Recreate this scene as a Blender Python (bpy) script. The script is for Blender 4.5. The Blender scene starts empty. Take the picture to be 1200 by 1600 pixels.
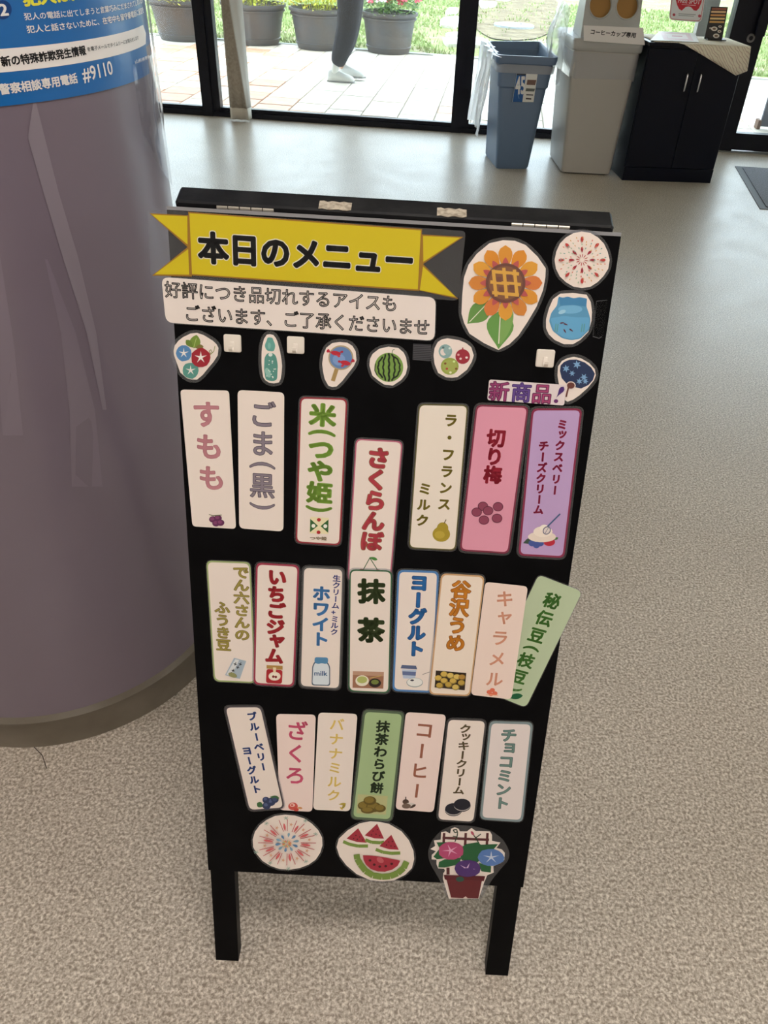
import bpy, bmesh, math, random
from mathutils import Vector, Matrix
random.seed(7)
S = bpy.context.scene
COL = S.collection
# ---------------------------------------------------------------- camera
F, PITCH, ROLL, PPX, PPY, H = 1220.0, math.radians(38.0533), math.radians(3.4729), 641.83, 800.0, 1.38
fw = Vector((0, math.cos(PITCH), -math.sin(PITCH)))
r0 = Vector((1, 0, 0)); u0 = r0.cross(fw)
cR = math.cos(ROLL)*r0 + math.sin(ROLL)*u0
cU = -math.sin(ROLL)*r0 + math.cos(ROLL)*u0
EYE = Vector((0, 0, H))
cam = bpy.data.cameras.new('camera'); camo = bpy.data.objects.new('camera', cam); COL.objects.link(camo)
camo.matrix_world = Matrix(((cR.x, cU.x, -fw.x, 0), (cR.y, cU.y, -fw.y, 0), (cR.z, cU.z, -fw.z, H), (0, 0, 0, 1)))
cam.sensor_fit = 'VERTICAL'; cam.sensor_height = 36; cam.lens = F/1600*36
cam.shift_x = -(PPX-600)/1600; cam.shift_y = (PPY-800)/1600
cam.clip_start = .02; cam.clip_end = 200
S.camera = camo
# ---------------------------------------------------------------- sky, exposure
S.view_settings.view_transform = 'Standard'; S.view_settings.look = 'None'
S.view_settings.gamma = 1; S.view_settings.use_curve_mapping = False
S.view_settings.exposure = 0.0
w = bpy.data.worlds.new('overcast_sky'); S.world = w; w.use_nodes = True
bg = w.node_tree.nodes['Background']; bg.inputs[0].default_value = (.76, .89, 1.0, 1); bg.inputs[1].default_value = 6.2
LAMP = 19.5           # strength of the ceiling panels
LAMP_COL = (1.0, .92, .86, 1)

def ray(px, py):
    return (fw*F + cR*(px-PPX) - cU*(py-PPY)).normalized()
def hit(px, py, o, n):
    d = ray(px, py); return EYE + d*((Vector(o)-EYE).dot(Vector(n))/d.dot(Vector(n)))
def ground(px, py, z=0): return hit(px, py, (0, 0, z), (0, 0, 1))

# ---------------------------------------------------------------- materials
def lin(c): return tuple(((v/255)/12.92 if v/255 <= .04045 else ((v/255+.055)/1.055)**2.4) for v in c)
M = {}
def mat(name, rgb, rough=.5, spec=.5, metal=0, coat=0, coat_r=.1, k=1.0, emit=0, trans=0, noise=None, bump=None, sheen=0):
    """rgb in 0..255 display values"""
    if name in M: return M[name]
    m = bpy.data.materials.new(name); m.use_nodes = True; nt = m.node_tree; b = nt.nodes['Principled BSDF']
    c = tuple(min(.92, v*k) for v in lin(rgb))
    b.inputs['Base Color'].default_value = (*c, 1)
    b.inputs['Roughness'].default_value = rough; b.inputs['Specular IOR Level'].default_value = spec
    b.inputs['Metallic'].default_value = metal; b.inputs['Coat Weight'].default_value = coat
    b.inputs['Coat Roughness'].default_value = coat_r
    if sheen: b.inputs['Sheen Weight'].default_value = sheen
    if emit:
        b.inputs['Emission Color'].default_value = (*c, 1); b.inputs['Emission Strength'].default_value = emit
    if trans: b.inputs['Transmission Weight'].default_value = trans
    if noise or bump:
        tc = nt.nodes.new('ShaderNodeTexCoord')
    if noise:                                   # (scale, other rgb, lo, hi)
        n = nt.nodes.new('ShaderNodeTexNoise'); n.inputs['Scale'].default_value = noise[0]; n.inputs['Detail'].default_value = 4
        r = nt.nodes.new('ShaderNodeValToRGB'); r.color_ramp.elements[0].position = noise[2]; r.color_ramp.elements[1].position = noise[3]
        r.color_ramp.elements[0].color = (*c, 1); r.color_ramp.elements[1].color = (*tuple(min(.92, v*k) for v in lin(noise[1])), 1)
        nt.links.new(tc.outputs['Object'], n.inputs['Vector']); nt.links.new(n.outputs['Fac'], r.inputs['Fac'])
        nt.links.new(r.outputs['Color'], b.inputs['Base Color'])
    if bump:                                    # (scale, strength, distance)
        n = nt.nodes.new('ShaderNodeTexNoise'); n.inputs['Scale'].default_value = bump[0]; n.inputs['Detail'].default_value = 3
        bp = nt.nodes.new('ShaderNodeBump'); bp.inputs['Strength'].default_value = bump[1]; bp.inputs['Distance'].default_value = bump[2]
        nt.links.new(tc.outputs['Object'], n.inputs['Vector']); nt.links.new(n.outputs['Fac'], bp.inputs['Height'])
        nt.links.new(bp.outputs['Normal'], b.inputs['Normal'])
    M[name] = m; return m
def clear(name, tint, alpha, rough=.08, fres=.04, body=(200, 205, 210), bump=None):
    """thin clear sheet: mostly see-through, a little body colour, glossy by angle"""
    if name in M: return M[name]
    m = bpy.data.materials.new(name); m.use_nodes = True; nt = m.node_tree
    out = nt.nodes['Material Output']; nt.nodes.remove(nt.nodes['Principled BSDF'])
    t = nt.nodes.new('ShaderNodeBsdfTransparent'); t.inputs[0].default_value = (*lin(tint), 1)
    d = nt.nodes.new('ShaderNodeBsdfDiffuse'); d.inputs[0].default_value = (*lin(body), 1)
    tl = nt.nodes.new('ShaderNodeBsdfTranslucent'); tl.inputs[0].default_value = (*lin(body), 1)
    dm = nt.nodes.new('ShaderNodeMixShader'); dm.inputs[0].default_value = .5
    g = nt.nodes.new('ShaderNodeBsdfGlossy'); g.inputs['Roughness'].default_value = rough
    lw_ = nt.nodes.new('ShaderNodeLayerWeight'); lw_.inputs[0].default_value = .5
    pw_ = nt.nodes.new('ShaderNodeMath'); pw_.operation = 'POWER'; pw_.inputs[1].default_value = 5
    f = nt.nodes.new('ShaderNodeMath'); f.operation = 'MULTIPLY_ADD'; f.inputs[1].default_value = .8; f.inputs[2].default_value = fres
    nt.links.new(lw_.outputs['Facing'], pw_.inputs[0]); nt.links.new(pw_.outputs[0], f.inputs[0])
    a = nt.nodes.new('ShaderNodeMixShader'); a.inputs[0].default_value = alpha
    b = nt.nodes.new('ShaderNodeMixShader')
    L = nt.links.new
    L(d.outputs[0], dm.inputs[1]); L(tl.outputs[0], dm.inputs[2])
    L(t.outputs[0], a.inputs[1]); L(dm.outputs[0], a.inputs[2]); L(f.outputs[0], b.inputs[0]); L(a.outputs[0], b.inputs[1]); L(g.outputs[0], b.inputs[2])
    L(b.outputs[0], out.inputs[0])
    if bump:
        tc = nt.nodes.new('ShaderNodeTexCoord'); n = nt.nodes.new('ShaderNodeTexNoise'); n.inputs['Scale'].default_value = bump[0]
        bp = nt.nodes.new('ShaderNodeBump'); bp.inputs['Strength'].default_value = bump[1]; bp.inputs['Distance'].default_value = .01
        L(tc.outputs['Object'], n.inputs['Vector']); L(n.outputs['Fac'], bp.inputs['Height']); L(bp.outputs['Normal'], g.inputs['Normal'])
    M[name] = m; return m
def ink(rgb, k=1.12):
    return mat('ink_%02x%02x%02x' % tuple(int(v) for v in rgb), rgb, rough=.42, spec=.35, k=k)

# ---------------------------------------------------------------- object helpers
def tag(o, label=None, cat=None, group=None, kind=None):
    if label: o['label'] = label
    if cat: o['category'] = cat
    if group: o['group'] = group
    if kind: o['kind'] = kind
    return o
def thing(name, label, cat, loc=(0, 0, 0), group=None, rot=None, kind=None):
    o = bpy.data.objects.new(name, None); COL.objects.link(o); o.empty_display_size = .05
    m = (rot.to_4x4() if rot else Matrix.Identity(4)); m.translation = Vector(loc); o.matrix_world = m
    return tag(o, label, cat, group, kind)
def link(name, me, parent=None, mats=(), smooth=False):
    """mesh data given in world coordinates; stored relative to its parent"""
    o = bpy.data.objects.new(name, me)
    for m in mats: me.materials.append(m)
    if smooth:
        for p in me.polygons: p.use_smooth = True
    COL.objects.link(o)
    if parent is not None:
        me.transform(parent_world(parent).inverted()); o.parent = parent
    return o
def parent_world(o):
    m = o.matrix_basis.copy()
    while o.parent is not None: o = o.parent; m = o.matrix_basis @ m
    return m
def mesh(vs, fs, name='m'):
    me = bpy.data.meshes.new(name); me.from_pydata([tuple(v) for v in vs], [], fs); me.validate(); me.update(); return me
class MB:
    """collects shapes (world coordinates) into one mesh with several material slots"""
    def __init__(s): s.v = []; s.f = []; s.m = []; s.mats = []
    def mi(s, m):
        if m not in s.mats: s.mats.append(m)
        return s.mats.index(m)
    def add(s, vs, fs, m):
        n = len(s.v); i = s.mi(m); s.v += [Vector(v) for v in vs]
        for f in fs: s.f.append([n+k for k in f]); s.m.append(i)
    def box(s, m, lo, hi, fr=None, bev=0):
        x0, y0, z0 = lo; x1, y1, z1 = hi
        if bev: 
            b = min(bev, (x1-x0)/2.01, (y1-y0)/2.01)
            ring = [(x0+b, y0), (x1-b, y0), (x1, y0+b), (x1, y1-b), (x1-b, y1), (x0+b, y1), (x0, y1-b), (x0, y0+b)]
            bz = min(bev, (z1-z0)/2.01); rings = []
            cx, cy = (x0+x1)/2, (y0+y1)/2
            for z, k in ((z0, 1), (z0+bz, 0), (z1-bz, 0), (z1, 1)):
                rings.append([(x+(b*.6*k if x < cx else -b*.6*k), y+(b*.6*k if y < cy else -b*.6*k), z) for x, y in ring])
            vs = [p for r in rings for p in r]
            fs = [[k*8+i, k*8+(i+1) % 8, k*8+8+(i+1) % 8, k*8+8+i] for k in range(3) for i in range(8)]
            fs += [list(range(7, -1, -1)), list(range(24, 32))]
        else:
            vs = [(x, y, z) for z in (z0, z1) for x, y in ((x0, y0), (x1, y0), (x1, y1), (x0, y1))]
            fs = [[3, 2, 1, 0], [4, 5, 6, 7], [0, 1, 5, 4], [1, 2, 6, 5], [2, 3, 7, 6], [3, 0, 4, 7]]
        if fr is not None: vs = [fr @ Vector(v) for v in vs]
        s.add(vs, fs, m)
    def loft(s, m, rings, close=True, cap0=True, cap1=True):
        n = len(rings[0]); vs = [p for r in rings for p in r]; fs = []
        for k in range(len(rings)-1):
            for i in range(n if close else n-1):
                fs.append([k*n+i, k*n+(i+1) % n, (k+1)*n+(i+1) % n, (k+1)*n+i])
        if cap0: fs.append(list(range(n-1, -1, -1)))
        if cap1: fs.append([(len(rings)-1)*n+i for i in range(n)])
        s.add(vs, fs, m)
    def cyl(s, m, p0, p1, r0_, r1=None, n=16, cap=True):
        p0, p1 = Vector(p0), Vector(p1); r1 = r0_ if r1 is None else r1
        d = (p1-p0).normalized(); a = d.orthogonal().normalized(); b = d.cross(a)
        s.loft(m, [[p + (a*math.cos(t)+b*math.sin(t))*r for t in [2*math.pi*i/n for i in range(n)]] for p, r in ((p0, r0_), (p1, r1))], True, cap, cap)
    def tube(s, m, pts, r, n=8):
        pts = [Vector(p) for p in pts]; rings = []
        ref = None
        for i, p in enumerate(pts):
            d = (pts[min(i+1, len(pts)-1)]-pts[max(i-1, 0)]).normalized()
            a = d.orthogonal().normalized() if ref is None else (ref-d*ref.dot(d)).normalized(); ref = a; b = d.cross(a)
            rings.append([p+(a*math.cos(t)+b*math.sin(t))*r for t in [2*math.pi*k/n for k in range(n)]])
        s.loft(m, rings)
    def build(s, name, parent=None, smooth=False):
        me = mesh(s.v, s.f)
        o = link(name, me, parent, s.mats, smooth)
        if len(me.polygons) == len(s.m): me.polygons.foreach_set('material_index', s.m)
        return o
def frame(x, y, yaw, z=0): return Matrix.Translation((x, y, z)) @ Matrix.Rotation(yaw, 4, 'Z')
def smooth_by_angle(o, a=40):
    me = o.data
    for p in me.polygons: p.use_smooth = True
    try:
        me.set_sharp_from_angle(angle=math.radians(a))
    except Exception: pass
    return o

# ---------------------------------------------------------------- printed surfaces
class Plane:
    def __init__(s, o, ux, uy):
        s.o = Vector(o); s.ux = Vector(ux).normalized(); s.uy = Vector(uy).normalized(); s.uy = (s.uy-s.ux*s.ux.dot(s.uy)).normalized(); s.n = s.ux.cross(s.uy)
    def to(s, p):
        q = hit(p[0], p[1], s.o, s.n)-s.o; return Vector((q.dot(s.ux), q.dot(s.uy)))
    def w(s, a, h=0): return s.o + s.ux*a[0] + s.uy*a[1] + s.n*h
class Cyl:
    def __init__(s, c, r): s.c = Vector(c); s.r = r
    def to(s, p):
        d = ray(*p); e = Vector((EYE.x-s.c.x, EYE.y-s.c.y)); dd = Vector((d.x, d.y))
        A = dd.dot(dd); B = 2*dd.dot(e); C = e.dot(e)-s.r**2; D = max(0, B*B-4*A*C)
        t = (-B-math.sqrt(D))/(2*A); q = EYE+d*t
        return Vector(((math.atan2(q.y-s.c.y, q.x-s.c.x)+math.pi/2)*s.r, q.z))
    def w(s, a, h=0):
        t = a[0]/s.r-math.pi/2; return Vector((s.c.x+math.cos(t)*(s.r+h), s.c.y+math.sin(t)*(s.r+h), a[1]))

_gl = {}
fcu = bpy.data.curves.new('type', 'FONT'); fcu.resolution_u = 3; fobj = bpy.data.objects.new('type', fcu)
COL.objects.link(fobj)
def raw_glyph(t):
    if t in _gl: return _gl[t]
    fcu.body = t
    bpy.context.view_layer.update()
    dg = bpy.context.evaluated_depsgraph_get()
    me = bpy.data.meshes.new_from_object(fobj.evaluated_get(dg))
    bm = bmesh.new(); bm.from_mesh(me); bmesh.ops.remove_doubles(bm, verts=bm.verts, dist=1e-4)
    bm.verts.index_update()
    vs = [(v.co.x, v.co.y) for v in bm.verts]; fs = [[v.index for v in f.verts] for f in bm.faces]
    ed = [(e.verts[0].index, e.verts[1].index) for e in bm.edges if len(e.link_faces) == 1]
    bm.free(); bpy.data.meshes.remove(me)
    _gl[t] = (vs, fs, ed); return _gl[t]
_ref = raw_glyph('国'); _x = [v[0] for v in _ref[0]]; _y = [v[1] for v in _ref[0]]
EM = (max(_y)-min(_y))/.88; ECX, ECY = (max(_x)+min(_x))/2, (max(_y)+min(_y))/2
def rim(g, wd):
    V, Fc = fat(g, wd); return V, Fc[len(g[1]):]
def fat(g, wd):
    """glyph outline widened by wd (rounded), as extra faces"""
    vs, fs, ed = g
    if wd <= 0: return vs, fs
    V = list(vs); Fc = list(fs); used = set()
    for a, b in ed:
        ax, ay = vs[a]; bx, by = vs[b]; dx, dy = bx-ax, by-ay; L = math.hypot(dx, dy)
        if L < 1e-6: continue
        nx, ny = -dy/L*wd, dx/L*wd; k = len(V)
        V += [(ax+nx, ay+ny), (bx+nx, by+ny), (bx-nx, by-ny), (ax-nx, ay-ny)]; Fc.append([k+3, k+2, k+1, k])
        used.add(a); used.add(b)
    for a in used:
        k = len(V); V += [(vs[a][0]+wd*math.cos(t*math.pi/3), vs[a][1]+wd*math.sin(t*math.pi/3)) for t in range(6)]
        Fc.append(list(range(k, k+6)))
    return V, Fc
SMALL = 'ッャュョっゃゅょ'
class Art:
    """flat print on a surface; shapes are given where the photograph shows them and land on the real surface"""
    def __init__(s, surf, h0): s.s = surf; s.h = h0; s.mb = MB()
    def up(s, d=.00005): s.h += d
    def col(s, c): return c if isinstance(c, bpy.types.Material) else ink(c)
    def polyL(s, pts, c):
        s.up(); s.mb.add([s.s.w(p, s.h) for p in pts], [orient(pts)], s.col(c))
    def poly(s, pts, c): s.polyL([s.s.to(p) for p in pts], c)
    def ell(s, cx, cy, rx, ry, c, rot=0, n=18, a0=0, a1=360):
        r = math.radians(rot); pts = []
        full = (a1-a0) >= 360
        for i in range(n if full else n+1):
            t = math.radians(a0+(a1-a0)*i/n); x, y = rx*math.cos(t), ry*math.sin(t)
            pts.append((cx+x*math.cos(r)-y*math.sin(r), cy+x*math.sin(r)+y*math.cos(r)))
        s.poly(pts, c)
    def line(s, pts, wd, c):
        s.up()
        for (x0, y0), (x1, y1) in zip(pts, pts[1:]):
            L = math.hypot(x1-x0, y1-y0) or 1; nx, ny = -(y1-y0)/L*wd/2, (x1-x0)/L*wd/2
            P = [(x0+nx, y0+ny), (x1+nx, y1+ny), (x1-nx, y1-ny), (x0-nx, y0-ny)]; P = [s.s.to(p) for p in P]
            s.mb.add([s.s.w(p, s.h) for p in P], [orient(P)], s.col(c))
    def star(s, cx, cy, R, r, n, c, rot=0, sy=1):
        s.poly([(cx+(R if i % 2 == 0 else r)*math.cos(math.radians(rot)+math.pi*i/n), cy+sy*(R if i % 2 == 0 else r)*math.sin(math.radians(rot)+math.pi*i/n)) for i in range(2*n)], c)
    def petal(s, x0, y0, x1, y1, wd, c, tip=.6, pw=.75):
        dx, dy = x1-x0, y1-y0; L = math.hypot(dx, dy); nx, ny = -dy/L*wd/2, dx/L*wd/2
        P = []; K = 4 if L < 9 else 8
        e_ = math.log(.5)/math.log(tip)
        prof = [(k/K, math.sin(math.pi*(k/K)**e_)**pw if 0 < k < K else 0) for k in range(K+1)]
        for t, k in prof: P.append((x0+dx*t+nx*k, y0+dy*t+ny*k))
        for t, k in prof[-2:0:-1]: P.append((x0+dx*t-nx*k, y0+dy*t-ny*k))
        s.poly(P, c)
    def place(s, g, wd, c, ctr, ax, ay, cx, cy, sx, sy):
        V, Fc = fat(g, wd) if wd >= 0 else rim(g, -wd)
        s.mb.add([s.s.w(ctr+ax*((v[0]-cx)*sx)+ay*((v[1]-cy)*sy), s.h) for v in V], Fc, s.col(c))
    def run(s, t, p0, p1, wpx, hpx=None, c=(0, 0, 0), bold=.02, out=None, outw=.05, right=None, inner=None, innerw=0):
        """vertical run of upright characters from p0 (top) to p1 (bottom)"""
        wt = [(.5 if ch in '()（）' else .82 if ch in SMALL else 1) for ch in t]
        A, B = s.s.to(p0), s.s.to(p1); L = (B-A).length; adv = L/sum(wt); dn = (B-A)/L
        rt = Vector((-dn.y, dn.x)) if right is None else (s.s.to((p0[0]+right[0]*20, p0[1]+right[1]*20))-A).normalized()
        mid = ((p0[0]+p1[0])/2, (p0[1]+p1[1])/2)
        pw = (s.s.to((mid[0]+wpx, mid[1]))-s.s.to(mid)).length
        ph = min(adv*1.0, pw*1.05) if hpx is None else (s.s.to((mid[0], mid[1]+hpx))-s.s.to(mid)).length
        layers = []
        if out: layers.append((outw, out))
        layers.append((bold, c))
        if inner: layers.append((innerw, inner))
        for wd, cc in layers:
            s.up(); q = 0
            for ch, k in zip(t, wt):
                ctr = A+dn*(q+k*adv/2); q += k*adv
                if ch == ' ': continue
                g = raw_glyph(ch); ax, ay = rt, -dn
                sx, sy = pw/EM, ph/EM; cx, cy = ECX, ECY
                if ch in '()（）ー〜':
                    cx = (max(v[0] for v in g[0])+min(v[0] for v in g[0]))/2; cy = (max(v[1] for v in g[0])+min(v[1] for v in g[0]))/2
                    ax, ay = dn, rt; sx, sy = sy, sx
                    if ch in '()（）': sx = adv*.8/EM; sy *= 1.0
                if ch in SMALL: ctr = ctr+rt*pw*.12+dn*(-ph*.06)
                if ch in SMALL: cy = (max(v[1] for v in g[0])+min(v[1] for v in g[0]))/2; cx = (max(v[0] for v in g[0])+min(v[0] for v in g[0]))/2
                s.place(g, wd, cc, ctr, ax, ay, cx, cy, sx, sy)
    def hrun(s, t, p0, p1, hpx, c=(0, 0, 0), bold=.02, out=None, outw=.05, inner=None, innerw=0):
        """horizontal run of full-width characters, p0 left middle, p1 right middle"""
        A, B = s.s.to(p0), s.s.to(p1); L = (B-A).length; adv = L/len(t); rt = (B-A)/L; upv = Vector((-rt.y, rt.x))
        mid = ((p0[0]+p1[0])/2, (p0[1]+p1[1])/2)
        ph = (s.s.to((mid[0], mid[1]+hpx))-s.s.to(mid)).length
        layers = []
        if out: layers.append((outw, out))
        layers.append((bold, c))
        if inner: layers.append((innerw, inner))
        for wd, cc in layers:
            s.up()
            for i, ch in enumerate(t):
                if ch == ' ': continue
                s.place(raw_glyph(ch), wd, cc, A+rt*(adv*(i+.5)), rt, upv, ECX, ECY, adv/EM, ph/EM)
    def word(s, t, p0, p1, hpx, c=(0, 0, 0), bold=.02, out=None, outw=.05):
        """a whole string squeezed between p0 and p1 (left middle, right middle)"""
        A, B = s.s.to(p0), s.s.to(p1); L = (B-A).length; rt = (B-A)/L; upv = Vector((-rt.y, rt.x))
        mid = ((p0[0]+p1[0])/2, (p0[1]+p1[1])/2); ph = (s.s.to((mid[0], mid[1]+hpx))-s.s.to(mid)).length
        g = raw_glyph(t); xs = [v[0] for v in g[0]]; ys = [v[1] for v in g[0]]
        for wd, cc in (([(outw, out)] if out else [])+[(bold, c)]):
            s.up(); s.place(g, wd, cc, (A+B)/2, rt, upv, (max(xs)+min(xs))/2, (max(ys)+min(ys))/2, L/(max(xs)-min(xs)), ph/(max(ys)-min(ys)))
    def build(s, name, parent): return s.mb.build(name, parent) if s.mb.f else None
def area(p): return sum(a[0]*b[1]-b[0]*a[1] for a, b in zip(p, p[1:]+p[:1]))/2
def orient(p): return list(range(len(p))) if area([tuple(q) for q in p]) > 0 else list(range(len(p)-1, -1, -1))
def offset(P, d):
    """grow a pixel outline by d"""
    sgn = 1 if area(P) > 0 else -1; out = []; n = len(P)
    for i in range(n):
        a, b, c = P[i-1], P[i], P[(i+1) % n]
        def nn(p, q):
            L = math.hypot(q[0]-p[0], q[1]-p[1]) or 1; return ((q[1]-p[1])/L*sgn, -(q[0]-p[0])/L*sgn)
        n1, n2 = nn(a, b), nn(b, c); k = max(.35, 1+n1[0]*n2[0]+n1[1]*n2[1])
        out.append((b[0]+d*(n1[0]+n2[0])/k, b[1]+d*(n1[1]+n2[1])/k))
    return out
def rnd(P, r, n=4):
    out = []
    for i in range(len(P)):
        a, b, c = P[i-1], P[i], P[(i+1) % len(P)]
        def tw(q):
            L = math.hypot(q[0]-b[0], q[1]-b[1]); k = min(r, L*.45)/L; return (b[0]+(q[0]-b[0])*k, b[1]+(q[1]-b[1])*k)
        s_, e_ = tw(a), tw(c)
        for j in range(n+1):
            t = j/n; out.append(tuple((1-t)**2*s_[k]+2*t*(1-t)*b[k]+t*t*e_[k] for k in (0, 1)))
    return out
def prism(surf, pts, h0, h1, m, name, parent):
    P = [surf.to(p) for p in pts]; o = orient(P); P = [P[i] for i in o]; n = len(P)
    mb = MB()
    mb.add([surf.w(p, h0) for p in P]+[surf.w(p, h1) for p in P], [list(range(n-1, -1, -1)), list(range(n, 2*n))]+[[i, (i+1) % n, n+(i+1) % n, n+i] for i in range(n)], m)
    return mb.build(name, parent)
# ================================================================= the setting
def floor_mat():
    m = bpy.data.materials.new('speckled_vinyl'); m.use_nodes = True; nt = m.node_tree; b = nt.nodes['Principled BSDF']; L = nt.links.new; N = nt.nodes.new
    tc = N('ShaderNodeTexCoord')
    n1 = N('ShaderNodeTexNoise'); n1.inputs['Scale'].default_value = 185; n1.inputs['Detail'].default_value = 3; n1.inputs['Roughness'].default_value = .6; n1.inputs['Distortion'].default_value = .35
    r1 = N('ShaderNodeValToRGB'); e = r1.color_ramp.elements
    e[0].position = .36; e[0].color = (*lin((138, 127, 114)), 1); e[1].position = .67; e[1].color = (*lin((226, 218, 206)), 1)
    x = e.new(.52); x.color = (*lin((186, 176, 163)), 1)
    n2 = N('ShaderNodeTexNoise'); n2.inputs['Scale'].default_value = 1.6; n2.inputs['Detail'].default_value = 4
    r2 = N('ShaderNodeValToRGB'); r2.color_ramp.elements[0].position = .35; r2.color_ramp.elements[1].position = .65
    r2.color_ramp.elements[0].color = (.90, .885, .875, 1); r2.color_ramp.elements[1].color = (1, 1, 1, 1)
    mx = N('ShaderNodeMix'); mx.data_type = 'RGBA'; mx.blend_type = 'MULTIPLY'; mx.inputs[0].default_value = 1
    v = N('ShaderNodeTexVoronoi'); v.inputs['Scale'].default_value = 7; v.feature = 'F1'
    r3 = N('ShaderNodeValToRGB'); r3.color_ramp.elements[0].position = .018; r3.color_ramp.elements[1].position = .026
    r3.color_ramp.elements[0].color = (.12, .1, .09, 1); r3.color_ramp.elements[1].color = (1, 1, 1, 1)
    mx2 = N('ShaderNodeMix'); mx2.data_type = 'RGBA'; mx2.blend_type = 'MULTIPLY'; mx2.inputs[0].default_value = .8
    L(tc.outputs['Object'], n1.inputs['Vector']); L(tc.outputs['Object'], n2.inputs['Vector']); L(tc.outputs['Object'], v.inputs['Vector'])
    L(n1.outputs['Fac'], r1.inputs['Fac']); L(n2.outputs['Fac'], r2.inputs['Fac']); L(v.outputs['Distance'], r3.inputs['Fac'])
    L(r1.outputs['Color'], mx.inputs[6]); L(r2.outputs['Color'], mx.inputs[7])
    L(mx.outputs[2], mx2.inputs[6]); L(r3.outputs['Color'], mx2.inputs[7]); L(mx2.outputs[2], b.inputs['Base Color'])
    n3 = N('ShaderNodeTexNoise'); n3.inputs['Scale'].default_value = 6; n3.inputs['Detail'].default_value = 5
    mr = N('ShaderNodeMapRange'); mr.inputs[3].default_value = .26; mr.inputs[4].default_value = .42
    L(tc.outputs['Object'], n3.inputs['Vector']); L(n3.outputs['Fac'], mr.inputs[0]); L(mr.outputs[0], b.inputs['Roughness'])
    bp = N('ShaderNodeBump'); bp.inputs['Strength'].default_value = .12; bp.inputs['Distance'].default_value = .001
    L(n1.outputs['Fac'], bp.inputs['Height']); L(bp.outputs['Normal'], b.inputs['Normal'])
    b.inputs['Specular IOR Level'].default_value = .4
    return m
WY = lambda x: 6.53-.03*x            # line of the glass front
RX0, RX1, RY0, ZC = -5.2, 5.6, -4.2, 2.75
mb = MB(); fm = floor_mat()
mb.box(fm, (RX0, RY0, -.05), (RX1, 6.62, 0)); tag(mb.build('floor'), kind='structure')
wallm = mat('painted_wall', (228, 222, 212), rough=.8, bump=(60, .1, .002))
mb = MB(); mb.box(wallm, (RX0, RY0, ZC), (RX1, 6.7, ZC+.1)); tag(mb.build('ceiling'), kind='structure')
for nm, lo, hi in (('wall_left', (RX0-.12, RY0, 0), (RX0, 6.7, ZC)), ('wall_right', (RX1, RY0, 0), (RX1+.12, 6.7, ZC)), ('wall_back', (RX0-.12, RY0-.12, 0), (RX1+.12, RY0, ZC))):
    mb = MB(); mb.box(wallm, lo, hi); tag(mb.build(nm), kind='structure')
mb = MB(); mb.box(wallm, (RX0, 6.42, 2.45), (RX1, 6.68, ZC)); tag(mb.build('wall_front'), kind='structure')
mb = MB(); mb.box(mat('added_eave_board', (150, 150, 148), rough=.8), (RX0-1, 6.7, 2.62), (RX1+1, 8.3, 2.74)); tag(mb.build('added_eave'), kind='structure')  # unseen eave slab, added to cut the sky light reaching the room
# seam cut in the vinyl by the column
mb = MB()
sp = [ground(52, 1166, .0004), ground(66, 1180, .0004), ground(73, 1201, .0004)]
for a, b in zip(sp, sp[1:]):
    d = (b-a).normalized(); n = Vector((-d.y, d.x, 0))*.0009
    mb.add([a+n, b+n, b-n, a-n], [[3, 2, 1, 0]], mat('seam_dirt', (70, 60, 52), rough=.9))
tag(mb.build('trim_1'), kind='structure')

# ceiling lamps
lampm = mat('lamp_diffuser', (255, 255, 255), rough=.5)
b_ = lampm.node_tree.nodes['Principled BSDF']; b_.inputs['Emission Color'].default_value = LAMP_COL; b_.inputs['Emission Strength'].default_value = LAMP
first = None
for i, (x, y) in enumerate([(-2.6, .3), (.2, .3), (3.0, .3), (-2.6, -2.2), (.2, -2.2), (3.0, -2.2)]):
    t = thing('ceiling_light', 'square recessed ceiling light panel, ' + ['left of the front row', 'middle of the front row', 'right of the front row', 'left of the rear row', 'middle of the rear row', 'right of the rear row'][i], 'ceiling light', (x, y, ZC), group='square ceiling lights')
    mb = MB(); mb.box(mat('lamp_frame', (235, 235, 235)), (x-.34, y-.34, ZC-.03), (x+.34, y+.34, ZC)); mb.build('light_frame', t)
    mb = MB(); mb.box(lampm, (x-.3, y-.3, ZC-.04), (x+.3, y+.3, ZC-.0305)); mb.build('diffuser', t)

# glass front
dark = mat('black_aluminium', (9, 12, 24), rough=.38, spec=.25, noise=(30, (14, 16, 28), .4, .6))
glass = clear('window_glass', (247, 250, 249), .015, rough=.01, body=(230, 235, 235))
def wpl(x): return Vector((x, WY(x), 0))
def wx(px, py, off=0):
    o = Vector((0, 6.53+off, 0)); n = Vector((.03, 1, 0)); return hit(px, py, o, n)
yawW = math.atan2(-.03, 1)
def WF(x, off=0): return frame(x, WY(x)+off, yawW)
win = thing('window_1', None, None, (0, 6.53, 0), kind='structure')
m1a, m1b = wx(320, 174).x, wx(347, 178).x
m2a, m2b = wx(704, 205).x, wx(731, 206).x
dA = wx(1092, 230).x; dB = dA+.085
TOPZ = 2.45
mb = MB(); mb.box(dark, (RX0-0, -.04, 0), (dA, .05, .035), WF(0)); mb.box(dark, (RX0, -.015, .035), (dA, .03, .06), WF(0)); mb.build('bottom_rail', win)
mb = MB(); mb.box(dark, (RX0, -.04, TOPZ-.07), (RX1, .05, TOPZ), WF(0)); mb.build('top_rail', win)
for a, b in ((m1a, m1b), (m2a, m2b)):
    mb = MB(); w_ = b-a
    mb.box(dark, (0, -.05, 0), (w_*.58, .06, TOPZ), WF(a)); mb.box(dark, (w_*.58, -.03, 0), (w_, .05, TOPZ), WF(a)); mb.build('mullion', win)
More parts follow.
